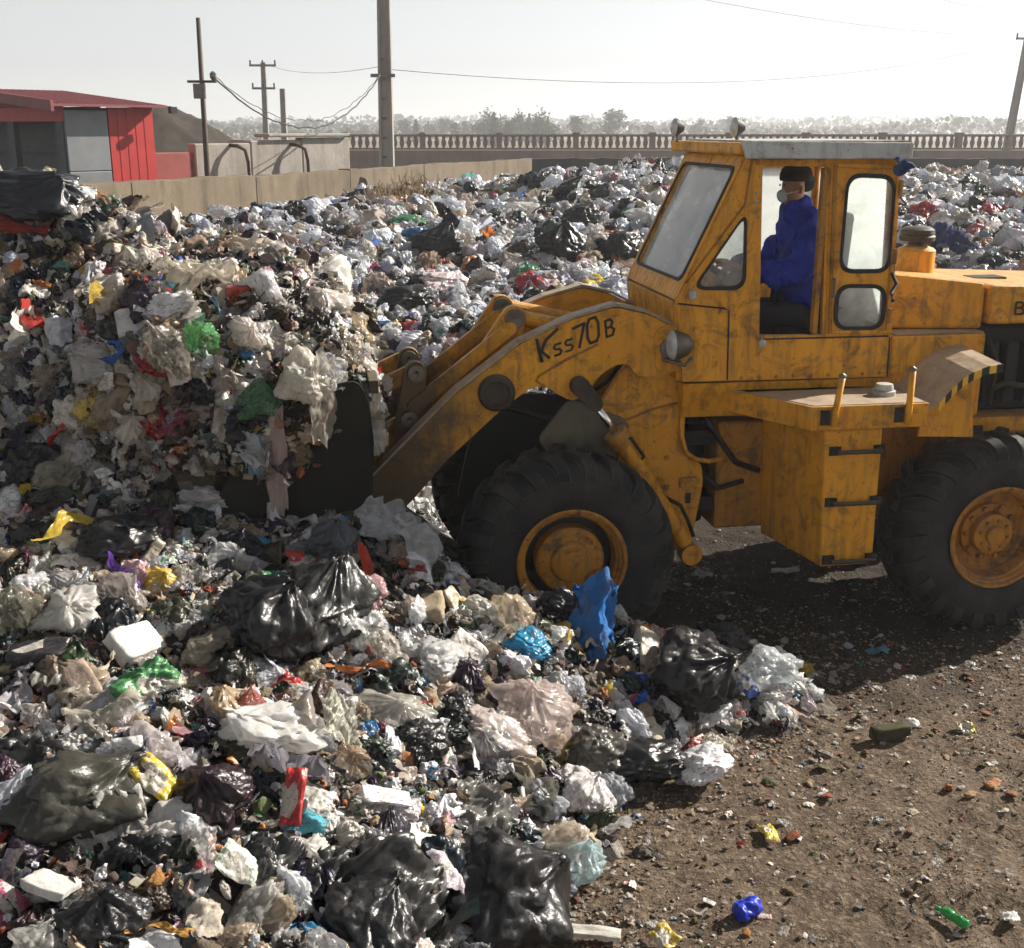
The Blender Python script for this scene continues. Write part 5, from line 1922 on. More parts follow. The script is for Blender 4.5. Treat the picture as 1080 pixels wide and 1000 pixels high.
def kinds_for(n, weights):
    ks = list(weights)
    w = np.array([weights[k] for k in ks], float)
    return [ks[i] for i in RNG.choice(len(ks), n, p=w / w.sum())]


ASP = {'strip': .55, 'filmstrip': .6, 'bottle': .6, 'sheet': 1.15, 'clearsheet': 1.2, 'binsheet': 1.2, 'clothsheet': 1.15}


def scatter(name, P3, N3, sizes, weights, label, cat, sink=.15, tiltamp=.5, tint=(1, 1, 1), flat=1.0):
    n = len(P3)
    ks = kinds_for(n, weights)
    idx = np.array([SRC_INDEX[k][RNG.integers(len(SRC_INDEX[k]))] for k in ks])
    col = np.array([COLS[k]() for k in ks]) * np.array(tint)
    sc = sizes * np.array([ASP.get(k, 1.0) if k not in ('strip', 'filmstrip') else 1.6 for k in ks])
    scl = sc[:, None] * RNG.uniform(.75, 1.2, (n, 3)) * np.array([1, 1, flat])
    rot = euler_from(N3, RNG.uniform(0, 2 * PI, n), RNG.normal(size=(n, 2)) * tiltamp)
    pts = P3 + N3 * (sc * RNG.uniform(-sink, sink * 1.6, n))[:, None]
    return scatter_obj(name, pts, rot, scl, idx, col, label, cat)


# near heap: loose litter of many kinds
def sample_near(n, y0=1.9, y1=11.0):
    x = RNG.uniform(-5.2, 2.3, n * 4)
    y = RNG.uniform(y0, y1, n * 4)
    keep = in_view(x, y) & (RNG.random(n * 4) < np.clip(5.5 / np.maximum(y, 3), .35, 1))
    x, y = x[keep], y[keep]
    z = front_z(x, y)
    k = (z > .015) & near_ok(x, y, z)
    x, y, z = x[k][:n], y[k][:n], z[k][:n]
    return np.stack([x, y, z], 1), heap_normal(x, y)


W_MID = {'filmbag': 8, 'clearbag': 7, 'printbag': 3.6, 'sheet': 5, 'clearsheet': 6, 'binsheet': 4, 'binbag': 2.0, 'clothsheet': 3.5, 'paper': 2.5, 'printsheet': 4, 'strip': 3.5, 'filmstrip': 4, 'packet': 3.4, 'slab': 2.4, 'box': 2.2, 'bottle': 1.4}
W_DARK = dict(W_MID, binsheet=12, binbag=6, clothsheet=10, strip=6, filmbag=2, sheet=2.5, clearsheet=2.5, clearbag=2, paper=1, printsheet=1.2)
W_SMALL = {'filmbag': 2, 'sheet': 4, 'clearsheet': 4, 'binsheet': 4, 'clothsheet': 4, 'paper': 3.5, 'printsheet': 4, 'strip': 4, 'filmstrip': 5, 'packet': 3.4, 'slab': 1.5, 'chunk': 6, 'peel': 5, 'bottle': .4, 'pebble': 4}


def sizes_of(n, lo, hi, a=2.0):
    """many small, few large"""
    u = RNG.random(n)
    return (lo ** -a + u * (hi ** -a - lo ** -a)) ** (-1 / a)


def split_scatter(name, P3, N3, sizes, wl, wd, fd, label, cat, sink=.15, tiltamp=.5, freq=.9, tint=(1, 1, 1)):
    """lighter and darker drifts, as loads were tipped"""
    d = noise2(P3[:, 0], P3[:, 1] + P3[:, 2], freq, 61) + .35 * RNG.normal(size=len(P3))
    k = d > fd
    scatter(name, P3[~k], N3[~k], sizes[~k], wl, label + ' in pale drifts', cat, sink, tiltamp, tint)
    scatter(name, P3[k], N3[k], sizes[k], wd, label + ' in dark drifts', cat, sink, tiltamp, tint)


Pn, Nn = sample_near(5200)
split_scatter('loose_litter', Pn, Nn, sizes_of(len(Pn), .08, .32, 1.7), W_MID, W_DARK, .22, 'mixed bags, film and rags on near heap', 'litter')
Pn, Nn = sample_near(6500)
scatter('small_litter', Pn + Nn * .03, Nn, sizes_of(len(Pn), .028, .10, 1.3), W_SMALL, 'small scraps and wrappers strewn over the near heap', 'litter', .3, .8)
Pm, Nm = sample_near(3600, 7.0, 10.5)
Pm_, k_ = Pm, Pm[:, 2] > 1.2
split_scatter('loose_litter', Pm[k_], Nm[k_], sizes_of(int(k_.sum()), .09, .32, 1.7), dict(W_MID, strip=8, clothsheet=5), dict(W_DARK, strip=10), -.28, 'matted rags and bags on the high mound', 'litter', tint=(.88, .83, .76))

# bucket load and hanging bits
Pl, Nl = sample_load(3000)
split_scatter('loose_litter', Pl, Nl, sizes_of(len(Pl), .08, .30, 1.7), dict(W_MID, strip=8, filmstrip=7), dict(W_DARK, strip=12, filmstrip=6), -.22, 'matted rags, film and bags overflowing bucket', 'litter', .12, .45, 1.3, (.93, .88, .80))
Pl, Nl = sample_load(3000)
scatter('small_litter', Pl + Nl * .04, Nl, sizes_of(len(Pl), .03, .12, 1.2), W_SMALL, 'small scraps clinging to the refuse in the bucket', 'litter', .3, .8)

# back heap
def sample_back(n, y0=10.6, y1=40.0):
    y = y0 + (y1 - y0) * RNG.random(n * 4) ** 1.45
    x = RNG.uniform(-.55, .55, n * 4) * y
    z = back_z(x, y)
    k = (z > .12) & (z >= front_z(x, y) - .05)
    x, y, z = x[k][:n], y[k][:n], z[k][:n]
    return np.stack([x, y, z], 1), heap_normal(x, y, .3)


W_BACK = {'filmbag': 14, 'clearbag': 6, 'binbag': 3.6, 'printbag': 5, 'sheet': 4, 'clearsheet': 3, 'binsheet': 2.5, 'clothsheet': 3, 'printsheet': 1.6, 'packet': 1.6, 'strip': 1.5, 'box': 1}
W_BDARK = dict(W_BACK, binbag=14, binsheet=7, clothsheet=7, filmbag=5, sheet=2)
Pb, Nb = sample_back(13000)
split_scatter('loose_litter', Pb, Nb, sizes_of(len(Pb), .20, .46, 2.0), W_BACK, W_BDARK, .52, 'plastic bags on the long heap behind loader', 'litter', .2, .6, .45, (.94, .97, 1.04))
Pb, Nb = sample_back(4000, 10.6, 28)
scatter('small_litter', Pb + Nb * .08, Nb, RNG.uniform(.08, .18, len(Pb)), dict(W_SMALL, filmbag=6), 'small scraps strewn over the long heap behind the loader', 'litter', .3, .8)

# yard: crumbs of refuse and stones on the dirt
def sample_yard(n):
    x = RNG.uniform(-.6, 6.5, n * 3)
    y = RNG.uniform(3.2, 10.5, n * 3)
    d = noise2(x, y, 1.3, 51) + .8 * noise2(x, y, .45, 52)
    keep = in_view(x, y) & (RNG.random(n * 3) < np.clip(.5 + d, .12, 1)) & (front_z(x, y) < .03)
    x, y = x[keep][:n], y[keep][:n]
    return np.stack([x, y, ground_z(x, y)], 1), np.tile([0, 0, 1.0], (len(x), 1))


Pg, Ng = sample_yard(26000)
scatter('gravel', Pg + np.array([0, 0, .003]), Ng, sizes_of(len(Pg), .006, .032, 2.0), {'pebble': 10, 'chunk': 1}, 'stones and crumbs trodden into the dirt yard', 'gravel', .1, .5)
Pg, Ng = sample_yard(3400)
scatter('ground_litter', Pg + np.array([0, 0, .008]), Ng, sizes_of(len(Pg), .016, .075, 1.6), {'paper': 5, 'chunk': 3, 'peel': 4, 'packet': 1, 'sheet': 4, 'clearsheet': 3, 'printsheet': 1.5, 'strip': 2}, 'small scraps of paper, peel and film dropped on the yard', 'litter', .05, .2, (.8, .76, .7), .45)

# litter trodden in along the foot of the heap
x = RNG.uniform(-.4, 3.0, 9000)
y = RNG.uniform(3.2, 7.6, 9000)
fz = front_z(x, y)
k_ = (fz < .03) & (RNG.random(9000) < np.exp(fz * 9.0)) & near_ok(x, y, fz)
Pe = np.stack([x[k_], y[k_], ground_z(x[k_], y[k_]) + .008], 1)
scatter('ground_litter', Pe, np.tile([0, 0, 1.0], (len(Pe), 1)), sizes_of(len(Pe), .016, .09, 1.6), {'paper': 3, 'chunk': 6, 'peel': 6, 'packet': 1, 'sheet': 3, 'clearsheet': 2, 'printsheet': 2, 'strip': 2, 'slab': .6, 'pebble': 4}, 'trodden scraps of peel, paper and film along the heap foot', 'litter', .05, .25, (.85, .8, .75), .6)

# ------------------------------------------------------------------ single pieces that can be picked out
def on_surface(u, v):
    d = ray(u, v)
    t = np.arange(2.5, 46, .02)
    x, y, z = d[0] * t, d[1] * t, CAM_H + d[2] * t
    h = np.maximum(heap_z(x, y), ground_z(x, y))
    i = int(np.argmax(z < h))
    return np.array([x[i], y[i], h[i]]), t[i]


_ld = RNG.normal(size=(30000, 3))
_ld /= np.linalg.norm(_ld, axis=1)[:, None]
_lp = load_surface(_ld)
_cf = np.array([0, math.cos(PITCH), -math.sin(PITCH)]); _cu = np.array([0, math.sin(PITCH), math.cos(PITCH)])
_rel = _lp - np.array([0, 0, CAM_H])
_dep = _rel @ _cf
_lu = 540 + 1250 * _rel[:, 0] / _dep
_lv = 500 - 1250 * (_rel @ _cu) / _dep


def on_load(u, v):
    k = np.where(np.hypot(_lu - u, _lv - v) < 12)[0]
    if len(k) == 0: return None
    i = k[np.argmin(_dep[k])]
    return _lp[i], _dep[i], (_lp[i] - LC) / np.linalg.norm(_lp[i] - LC)


HERO = []
NAMES = {'binbag': ('bin_bag', 'bag'), 'filmbag': ('plastic_bag', 'bag'), 'clearbag': ('clear_bag', 'bag'), 'printbag': ('printed_bag', 'bag'), 'sheet': ('plastic_sheet', 'plastic sheet'), 'clearsheet': ('plastic_film', 'plastic film'), 'binsheet': ('torn_bin_bag', 'bag'), 'clothsheet': ('rag', 'rag'), 'paper': ('paper_sheet', 'paper'), 'printsheet': ('wrapper', 'wrapper'), 'strip': ('rag_strip', 'rag'), 'filmstrip': ('plastic_strip', 'plastic strip'), 'packet': ('packet', 'packet'), 'slab': ('foam_board', 'board'), 'box': ('carton', 'carton'), 'bottle': ('bottle', 'bottle'), 'can': ('can', 'can'), 'chunk': ('food_scrap', 'scrap'), 'peel': ('peel', 'peel')}


def piece(kind, pos, N, size, col, label, var=0, yaw=None, tilt=(0, 0), group=None, name=None, cat=None, rot=None):
    me = PROTO[kind][var % len(PROTO[kind])]
    o = bpy.data.objects.new(name or NAMES[kind][0], me)
    COL.objects.link(o)
    o.location = pos
    o.scale = size
    o.rotation_euler = rot if rot is not None else euler_from([N], [RNG.uniform(0, 2 * PI) if yaw is None else yaw], [tilt])[0]
    o['col'] = [float(c) for c in col]
    tag(o, label, cat or NAMES[kind][1], group)
    return o


def hero(u, v, w, h, kind, col, label, short=None, var=0, yaw=0.0, tilt=(0, 0), load=False, lift=.22, flat=None, name=None, cat=None, rot=None):
    r = on_load(u, v) if load else None
    if r is not None:
        pos, dep, N = r
        N = N * .6 + np.array([0, 0, .4]); N /= np.linalg.norm(N)
    else:
        pos, dep = on_surface(u, v + h * .28)
        N = heap_normal(np.array([pos[0]]), np.array([pos[1]]))[0] if pos[2] > .06 else np.array([0, 0, 1.0])
    s = dep / 1250
    sw, sh = w * s, h * s
    k = flat if flat is not None else (.95 if 'bag' in kind else .8)
    size = (sw, (sw + sh) / 2 * .95, sh / k) if 'bag' in kind else (sw, sh * 1.15, (sw + sh) / 2)
    o = piece(kind, pos + N * sh * lift, N, size, col, label, var, yaw, tilt, None, name, cat, rot)
    if short: HERO.append((u, v, pos, short))
    return o


BK = (.012, .012, .013); BK2 = (.020, .020, .019); WH = (.80, .79, .77); WH2 = (.68, .68, .67); GR = (.33, .33, .32)
# front of the heap
hero(515, 925, 135, 140, 'binbag', BK, 'large full black bin bag at the bottom front edge of the heap', 'large full black bin bag', 0, .4)
hero(395, 925, 145, 120, 'binsheet', BK2, 'torn open black bin bag with sharp folds beside the full black bag', 'torn open black bin bag', 1, .6, lift=.35)
hero(385, 960, 110, 100, 'binbag', BK, 'black bag under the torn one at the bottom edge of the picture', None, 1, 2.0)
hero(607, 915, 64, 58, 'clearbag', (.50, .66, .68), 'round cloudy pale blue bag lying on the dirt', 'round pale blue bag', 0, 1.0, lift=.35)
hero(88, 838, 135, 95, 'binbag', (.042, .040, .032), 'large translucent olive grey bag with long creases', 'large olive grey bag', 0, .3, lift=.3)
hero(25, 785, 110, 75, 'binsheet', BK, 'crumpled black sheet above the large olive grey bag', 'crumpled black sheet', 2, .2)
hero(268, 655, 95, 105, 'binbag', BK, 'big upright black bag with glossy folds, the left of two', 'big upright black bag', 3, .2, lift=.35)
hero(335, 632, 105, 85, 'binbag', BK2, 'broad matt black bag leaning on the upright black bag', 'broad matt black bag', 4, 1.4, lift=.35)
hero(128, 562, 85, 55, 'binbag', BK, 'small black bag below the mound beside white wrappers', 'small black bag below the mound', 5, .5)
hero(282, 772, 88, 70, 'filmbag', WH, 'puffed white carrier bag with sky blue marks', 'puffed white carrier bag', 0, .5, lift=.35)
hero(626, 645, 56, 105, 'clothsheet', (.012, .14, .42), 'bright blue plastic bag slumped against the front wheel', 'bright blue bag', 1, .1, tilt=(.55, .1), lift=.25, name='plastic_bag', cat='bag')
hero(555, 684, 38, 28, 'filmbag', (.04, .36, .62), 'small sky blue bag below the bright blue one', 'small sky blue bag', 3, 0, lift=.4)
hero(718, 702, 92, 88, 'binbag', BK, 'shiny black bag at the heap end behind the loader shadow edge', 'shiny black bag', 1, .8, lift=.35)
hero(762, 680, 56, 48, 'binbag', (.03, .03, .033), 'dark grey bag with a knot beside the shiny black bag', 'dark grey knotted bag', 0, 2.2, lift=.35)
hero(805, 708, 62, 50, 'clearbag', (.62, .66, .68), 'clear bag with pale cyan film at the tip of the heap', 'clear bag at the tip', 1, .4, lift=.35)
hero(783, 728, 32, 24, 'packet', (.04, .10, .42), 'blue and yellow packet below the clear bag at the tip', None, 0, .7, lift=.5)
hero(775, 748, 40, 16, 'printsheet', (.50, .04, .04), 'red and white wrapper at the tip of the heap', None, 1, .2, lift=.5)
hero(738, 812, 52, 46, 'printbag', (.74, .73, .74), 'white bag with red and navy print lying on the dirt', 'white red and navy bag', 3, .3, lift=.4)
hero(678, 806, 90, 52, 'binbag', BK, 'flat black bag on the dirt beside the white red and navy bag', 'flat black bag', 5, .1, lift=.35)
hero(760, 785, 48, 30, 'clearsheet', (.50, .46, .38), 'beige clear film behind the white red and navy bag', None, 0, .4, lift=.4)
hero(555, 742, 88, 62, 'clearbag', (.64, .54, .50), 'pinkish cloudy bag on the slope below the sky blue one', 'pinkish cloudy bag', 2, .6, lift=.35)
hero(622, 787, 66, 52, 'binbag', (.055, .052, .042), 'dull olive bag near the foot of the slope', 'dull olive bag', 2, .4, lift=.3)
hero(680, 775, 48, 40, 'paper', (.52, .46, .36), 'star shaped beige paper by the flat black bag', None, 1, .3, lift=.5)
hero(548, 812, 80, 42, 'clothsheet', (.34, .29, .22), 'long grimy beige cloth bundle near the foot of the slope', 'grimy beige cloth', 1, -.5, lift=.4)
hero(607, 838, 56, 54, 'printbag', (.70, .66, .66), 'white bag with red lettering at the foot of the slope', 'white bag with red lettering', 4, 1.2, lift=.4)
hero(570, 832, 30, 22, 'packet', (.03, .14, .45), 'shiny blue packet beside the white bag with red lettering', None, 2, .4, lift=.6)
hero(448, 932, 44, 42, 'packet', (.66, .58, .62), 'lilac and yellow wrapper on the black bag', None, 3, .5, lift=.9)
hero(248, 922, 48, 40, 'packet', (.60, .68, .56), 'white packet with green and blue print', 'green printed packet', 4, 1.5, tilt=(.5, 0), lift=.7)
hero(168, 832, 46, 44, 'packet', (.72, .52, .03), 'yellow packet with red stripe beside the large olive bag', 'yellow packet', 5, 1.1, tilt=(.5, 0), lift=.7)
hero(130, 612, 62, 30, 'filmstrip', (.16, .05, .42), 'violet foil strip in the rubbish below the mound', 'violet foil strip', 2, -.7, lift=.7)
hero(75, 640, 70, 52, 'filmbag', (.68, .66, .62), 'grimy white bag with a red wrapper beside it', 'grimy white bag', 4, .5)
hero(70, 612, 56, 18, 'printsheet', (.42, .03, .04), 'dark red wrapper above the grimy white bag', None, 2, .2, lift=.8)
hero(222, 690, 52, 46, 'clearbag', (.46, .40, .31), 'cloudy beige ball of film below the upright black bag', 'cloudy beige ball', 3, .5, lift=.4)
hero(410, 562, 105, 66, 'clearsheet', (.58, .60, .62), 'pale clear film draped below the bucket edge', 'pale clear film', 2, .2, lift=.5)
hero(350, 568, 52, 56, 'binbag', (.045, .05, .06), 'dark translucent bag behind the pale clear film', None, 3, .9)
hero(380, 628, 50, 52, 'filmbag', (.62, .42, .44), 'dusty pink bag beside the broad matt black bag', 'dusty pink bag', 6, .3, lift=.4)
hero(372, 660, 46, 60, 'sheet', (.72, .72, .70), 'white torn film hanging below the dusty pink bag', None, 3, 1.2, lift=.5)
hero(398, 852, 62, 30, 'slab', (.64, .64, .66), 'pale grey box lid above the torn open black bag', 'pale grey lid', 0, .5, tilt=(.3, 0), lift=.8)
hero(432, 857, 18, 18, 'filmbag', (.72, .60, .04), 'lemon yellow lump beside the pale grey lid', None, 1, 0, lift=.7)
hero(302, 848, 30, 52, 'packet', (.50, .03, .025), 'crimson wrapper standing below the puffed white bag', 'crimson wrapper', 1, .2, tilt=(.6, 0), lift=.6)
hero(318, 870, 50, 26, 'clothsheet', (.10, .42, .52), 'turquoise cloth below the crimson wrapper', None, 2, .2, lift=.7)
hero(62, 935, 42, 76, 'slab', (.62, .60, .56), 'broken white foam slab standing near the bottom corner', 'broken white foam slab', 1, 1.3, tilt=(.2, .5), lift=.4)
hero(45, 985, 58, 45, 'clearbag', (.72, .70, .66), 'milky bag in the bottom corner below the foam slab', None, 4, .2)
hero(150, 900, 100, 60, 'binsheet', BK, 'ragged black sheet with yellow peel below the large olive bag', 'ragged black sheet', 3, .3, lift=.4)
hero(110, 962, 85, 70, 'binbag', BK, 'rounded black bag at the bottom edge beside the foam slab', 'rounded black bag', 6, .4)
hero(215, 972, 60, 48, 'paper', (.54, .48, .40), 'dirt speckled paper near the bottom edge', None, 2, .4, lift=.6)
hero(165, 985, 70, 40, 'strip', (.46, .24, .06), 'orange brown rag at the bottom edge', None, 1, .2, lift=.6)
hero(165, 868, 75, 62, 'sheet', (.72, .70, .66), 'dirty white sheet below the yellow packet', None, 1, .3, lift=.4)
hero(20, 640, 40, 75, 'clearbag', (.22, .22, .17), 'olive see through bag at the picture edge', None, 1, .3)
hero(44, 694, 62, 40, 'box', (.02, .02, .022), 'black plastic crate fragment beside the olive see through bag', 'black crate fragment', 0, .2, lift=.4)
hero(110, 745, 100, 50, 'clearsheet', (.58, .54, .46), 'wide beige film in the middle of the slope', None, 4, .2, lift=.4)
hero(440, 775, 60, 40, 'binbag', BK, 'black bag amid pale film in the middle of the slope', 'black bag amid pale film', 2, .6)
hero(500, 842, 110, 70, 'sheet', (.22, .215, .20), 'wide dark grey crumpled film above the full black bag', 'dark grey film', 4, .3, lift=.35)
hero(290, 900, 95, 90, 'binsheet', (.03, .03, .03), 'glossy dark wrinkled film beside the green printed packet', None, 4, 1.0, lift=.3)
hero(460, 690, 70, 46, 'filmbag', (.66, .65, .64), 'grey white bag in the middle of the slope', None, 5, 1.0)
hero(410, 745, 85, 40, 'clearbag', (.60, .58, .52), 'soft cloudy bag beside the black bag amid pale film', None, 0, .3)
hero(350, 760, 46, 90, 'clearsheet', (.60, .60, .50), 'pale green grey film hanging below the upright black bag', None, 5, .3, lift=.4)
hero(520, 770, 75, 45, 'filmbag', (.70, .62, .58), 'faded white bag with red streaks beside the pinkish bag', None, 7, .2)
hero(260, 745, 28, 34, 'clearbag', (.40, .05, .03), 'red mesh lump beside the puffed white carrier bag', None, 2, 0, lift=.5)
hero(375, 710, 70, 26, 'strip', (.55, .18, .05), 'orange wrapper strip below the dusty pink bag', None, 2, .3, lift=.7)
hero(270, 577, 30, 18, 'filmbag', (.05, .30, .50), 'small blue crumpled wrapper above the broad matt black bag', None, 2, 0, lift=.6)
hero(40, 560, 75, 38, 'binsheet', BK, 'creased black sheet at the left below the mound', None, 0, .2, lift=.4)
# on the dirt
hero(810, 879, 22, 24, 'packet', (.74, .62, .06), 'small yellow and white packet lying alone on the dirt', 'yellow and white packet', 0, .2, lift=.3)
hero(788, 960, 30, 26, 'can', (.02, .05, .50), 'crushed blue can on the dirt near the bottom edge', 'crushed blue can', 0, .7, lift=.4)
hero(1003, 968, 38, 26, 'bottle', (.05, .36, .10), 'crushed green bottle on the dirt in the bottom right corner', 'crushed green bottle', 1, 2.2, lift=.35)
hero(938, 776, 44, 20, 'box', (.05, .05, .022), 'dark curled scrap casting a shadow on the sunlit dirt', 'dark curled scrap', 1, .3, lift=.45)
hero(1018, 768, 30, 18, 'printsheet', (.66, .62, .14), 'pale yellow torn wrapper on the sunlit dirt', None, 0, .3, lift=.4)
hero(962, 762, 24, 14, 'paper', (.74, .72, .68), 'white paper scrap behind the dark curled scrap', None, 0, .3, lift=.4)
hero(925, 686, 24, 10, 'sheet', (.10, .34, .45), 'small teal scrap on the shaded dirt', None, 0, .1, lift=.4)
hero(740, 606, 26, 14, 'clearsheet', (.66, .68, .68), 'pale film scrap on the shaded dirt behind the front wheel', None, 1, .1, lift=.4)
hero(828, 603, 30, 14, 'slab', (.48, .52, .52), 'pale translucent tray in front of the ladder box', None, 2, .1, lift=.4)
hero(620, 985, 70, 26, 'slab', (.62, .60, .54), 'long white foam strip at the bottom edge on the dirt', 'long white foam strip', 3, -.15, lift=.4)
hero(700, 992, 34, 26, 'packet', (.66, .48, .08), 'yellow and white packet at the bottom edge on the dirt', None, 1, .6, lift=.4)
hero(640, 878, 30, 14, 'paper', (.70, .68, .66), 'white crumpled paper beside the round pale blue bag', None, 3, .4, lift=.4)
hero(680, 898, 36, 16, 'clothsheet', (.10, .09, .07), 'dark rag scrap on the dirt beside the pale blue bag', None, 0, .1, lift=.4)
for u, v, w, c, l in ((1045, 828, 20, (.36, .16, .06), 'largest'), (1068, 838, 16, (.26, .11, .05), 'darker'), (1022, 838, 14, (.40, .26, .12), 'paler'), (1000, 833, 12, (.42, .12, .04), 'reddest')):
    hero(u, v, w, w * .7, 'chunk', c, l + ' orange food scrap in the pile on the sunlit dirt', None, int(u) % 6, .3, lift=.3)
hero(1065, 968, 30, 16, 'paper', (.75, .74, .72), 'white torn paper by the crushed green bottle', None, 2, .5, lift=.4)
# bucket load and mound
hero(347, 292, 66, 62, 'sheet', (.80, .79, .75), 'bright white sheet draped over the bucket load shoulder', 'bright white sheet', 0, .4, load=True, lift=.25)
hero(213, 358, 34, 58, 'clearbag', (.10, .34, .12), 'green plastic bag bulging from the bucket load', 'green bulging bag', 0, .4, load=True, lift=.2)
hero(280, 432, 46, 38, 'clearbag', (.12, .32, .16), 'lower green bag hanging at the bucket edge', 'lower green bag', 1, .4, load=True, lift=.25)
hero(186, 322, 44, 34, 'printbag', (.76, .74, .74), 'white bag with pink edge near the top of the load', 'white and pink bag', 1, .4, load=True, lift=.3)
hero(262, 352, 32, 48, 'filmbag', (.74, .68, .64), 'off white bag beside the green bulging bag', None, 4, 1.0, load=True, lift=.25)
hero(200, 290, 120, 50, 'clearsheet', (.58, .52, .42), 'broad beige film lying over the top of the load', 'broad beige film', 1, .3, load=True, lift=.3)
hero(112, 325, 46, 58, 'filmbag', (.66, .60, .54), 'soiled white bag with red scraps on the mound face', 'soiled white bag', 6, .2, load=True, lift=.3)
hero(175, 380, 40, 70, 'clearbag', (.28, .26, .22), 'grey cloudy bag beside the green bulging bag', None, 2, .3, load=True, lift=.25)
hero(345, 345, 40, 56, 'binsheet', BK, 'black torn bag under the bright white sheet', None, 3, .8, load=True, lift=.2)
hero(120, 378, 30, 66, 'strip', (.02, .12, .40), 'royal blue rag on the mound face', 'royal blue rag', 3, 1.4, load=True, lift=.3)
hero(280, 262, 56, 34, 'filmbag', (.62, .54, .44), 'yellowish white bag on top of the load', None, 2, .3, load=True, lift=.3)
hero(40, 205, 95, 52, 'binbag', (.02, .022, .028), 'black bag with teal scraps crowning the high mound', 'black bag crowning the mound', 4, .2, lift=.35)
hero(110, 232, 70, 40, 'clothsheet', (.42, .36, .26), 'light knotted rag beside the crowning black bag', None, 3, .4, lift=.35)
hero(20, 236, 50, 24, 'clothsheet', (.32, .035, .03), 'red cloth below the crowning black bag', None, 4, .1, lift=.4)
hero(65, 348, 44, 36, 'paper', (.62, .64, .70), 'bluish white paper with dark print on the mound face', None, 0, .4, lift=.5)
hero(12, 275, 20, 14, 'paper', (.50, .56, .68), 'small pale blue card at the left edge of the mound', None, 1, .1, lift=.6)
hero(45, 485, 110, 55, 'binsheet', BK, 'long black plastic sheet at the bottom of the mound', 'long black plastic sheet', 4, .15, lift=.35)
hero(68, 505, 44, 36, 'clearbag', (.46, .42, .32), 'crumpled beige bag on the long black plastic sheet', None, 3, .2, lift=.6)
hero(160, 455, 50, 46, 'clearbag', (.40, .40, .40), 'grey see through bag low on the mound', None, 4, .2, lift=.3)
hero(265, 480, 40, 60, 'sheet', (.62, .64, .66), 'pale film hanging below the load', None, 2, .9, load=True, lift=.25)
hero(352, 395, 56, 40, 'clearsheet', (.66, .66, .66), 'grey clear film folded over the bucket back edge', None, 0, .5, load=True, lift=.3)
hero(318, 410, 44, 60, 'filmbag', (.70, .66, .58), 'cream bag hanging over the bucket side', None, 3, .5, load=True, lift=.2)
# strips hanging from the bucket edge
def hanging(kind, a, length, w, col, label, var, spin=0.0):
    o = piece(kind, (a[0], a[1], a[2] - length / 2), None, (w, length, w * .6), col, label, var, rot=Euler_((PI / 2, 0, spin)))
    return o


from mathutils import Euler as Euler_
hanging('clothsheet', to_world(3.36, 1.34, 1.95), .80, .13, (.40, .30, .27), 'long pinkish rag hanging down beside the bucket side plate', 2, .3)
hanging('sheet', to_world(3.48, 1.34, 1.78), .36, .09, (.22, .40, .50), 'short pale blue ribbon hanging beside the pinkish rag', 1, .2)
hanging('clearsheet', to_world(3.06, 1.33, 2.22), .62, .24, (.58, .54, .46), 'torn cream film hanging over the bucket edge', 2, 1.0)
hanging('clearsheet', to_world(2.74, 1.0, 1.75), .32, .10, (.70, .70, .66), 'white shred of film stuck behind the bucket', 0, .5)
# back heap
for u, v, w, h, kind, c, label, var in (
        (572, 192, 30, 20, 'binbag', BK, 'black bag on the crest of the far heap below the wall corner', 0), (610, 200, 44, 26, 'binbag', BK2, 'broad black bag on the crest of the far heap', 1),
        (612, 232, 44, 34, 'binbag', BK2, 'grey black bag in the middle of the far heap', 2), (640, 205, 24, 20, 'binbag', (.05, .05, .055), 'charcoal bag beside the broad black one on the crest', 3),
        (440, 250, 36, 24, 'filmbag', (.03, .15, .34), 'blue bag in the middle of the far heap', 1), (432, 234, 36, 14, 'filmbag', (.06, .28, .14), 'green bag above the blue one on the far heap', 3),
        (548, 224, 32, 26, 'filmbag', WH, 'round white bag high on the far heap', 5), (478, 242, 38, 22, 'filmbag', WH2, 'wide white bag beside the blue one on the far heap', 4),
        (468, 300, 46, 28, 'printbag', (.72, .60, .60), 'white bag with red marks low on the far heap', 0), (625, 298, 36, 20, 'packet', (.70, .52, .06), 'yellow and red packet behind the loader arm', 2),
        (398, 348, 34, 24, 'filmbag', (.03, .13, .30), 'dark blue bag beside the bucket link', 6), (462, 258, 46, 40, 'binbag', BK, 'black bag below the wide white one on the far heap', 4),
        (430, 320, 60, 40, 'binbag', BK, 'black bag low on the far heap behind the bucket', 5), (590, 262, 44, 50, 'binbag', BK, 'tall black bag in the middle of the far heap', 6),
        (655, 262, 44, 40, 'binbag', BK2, 'black bag on the far heap beside the cab windscreen', 0), (680, 228, 40, 22, 'filmbag', WH, 'white bag on the far heap beside the cab windscreen', 1),
        (648, 203, 26, 26, 'printsheet', (.30, .30, .42), 'grey blue printed wrapper near the cab roof', 1), (390, 208, 40, 22, 'binbag', BK, 'black bag beside the stained tan wall', 1),
        (430, 205, 36, 30, 'clothsheet', (.24, .16, .10), 'brown tangled cloth by the stained tan wall', 2), (1000, 250, 40, 70, 'clothsheet', (.02, .035, .12), 'navy blue cloth on the heap behind the hood', 3),
        (985, 190, 24, 20, 'filmbag', WH2, 'pale bag on the heap behind the cab', 2), (1030, 245, 26, 18, 'printbag', (.5, .1, .12), 'red spotted bag behind the hood', 2)):
    hero(u, v, w, h, kind, c, label, None, var, .4, lift=.35)

# ------------------------------------------------------------------ further bags one can count, told apart by their neighbours
CW = {'binbag': 'black bin bag', 'filmbag': 'plastic bag', 'clearbag': 'cloudy bag', 'printbag': 'printed bag', 'binsheet': 'torn black bag', 'clearsheet': 'clear film', 'sheet': 'plastic sheet', 'clothsheet': 'rag'}


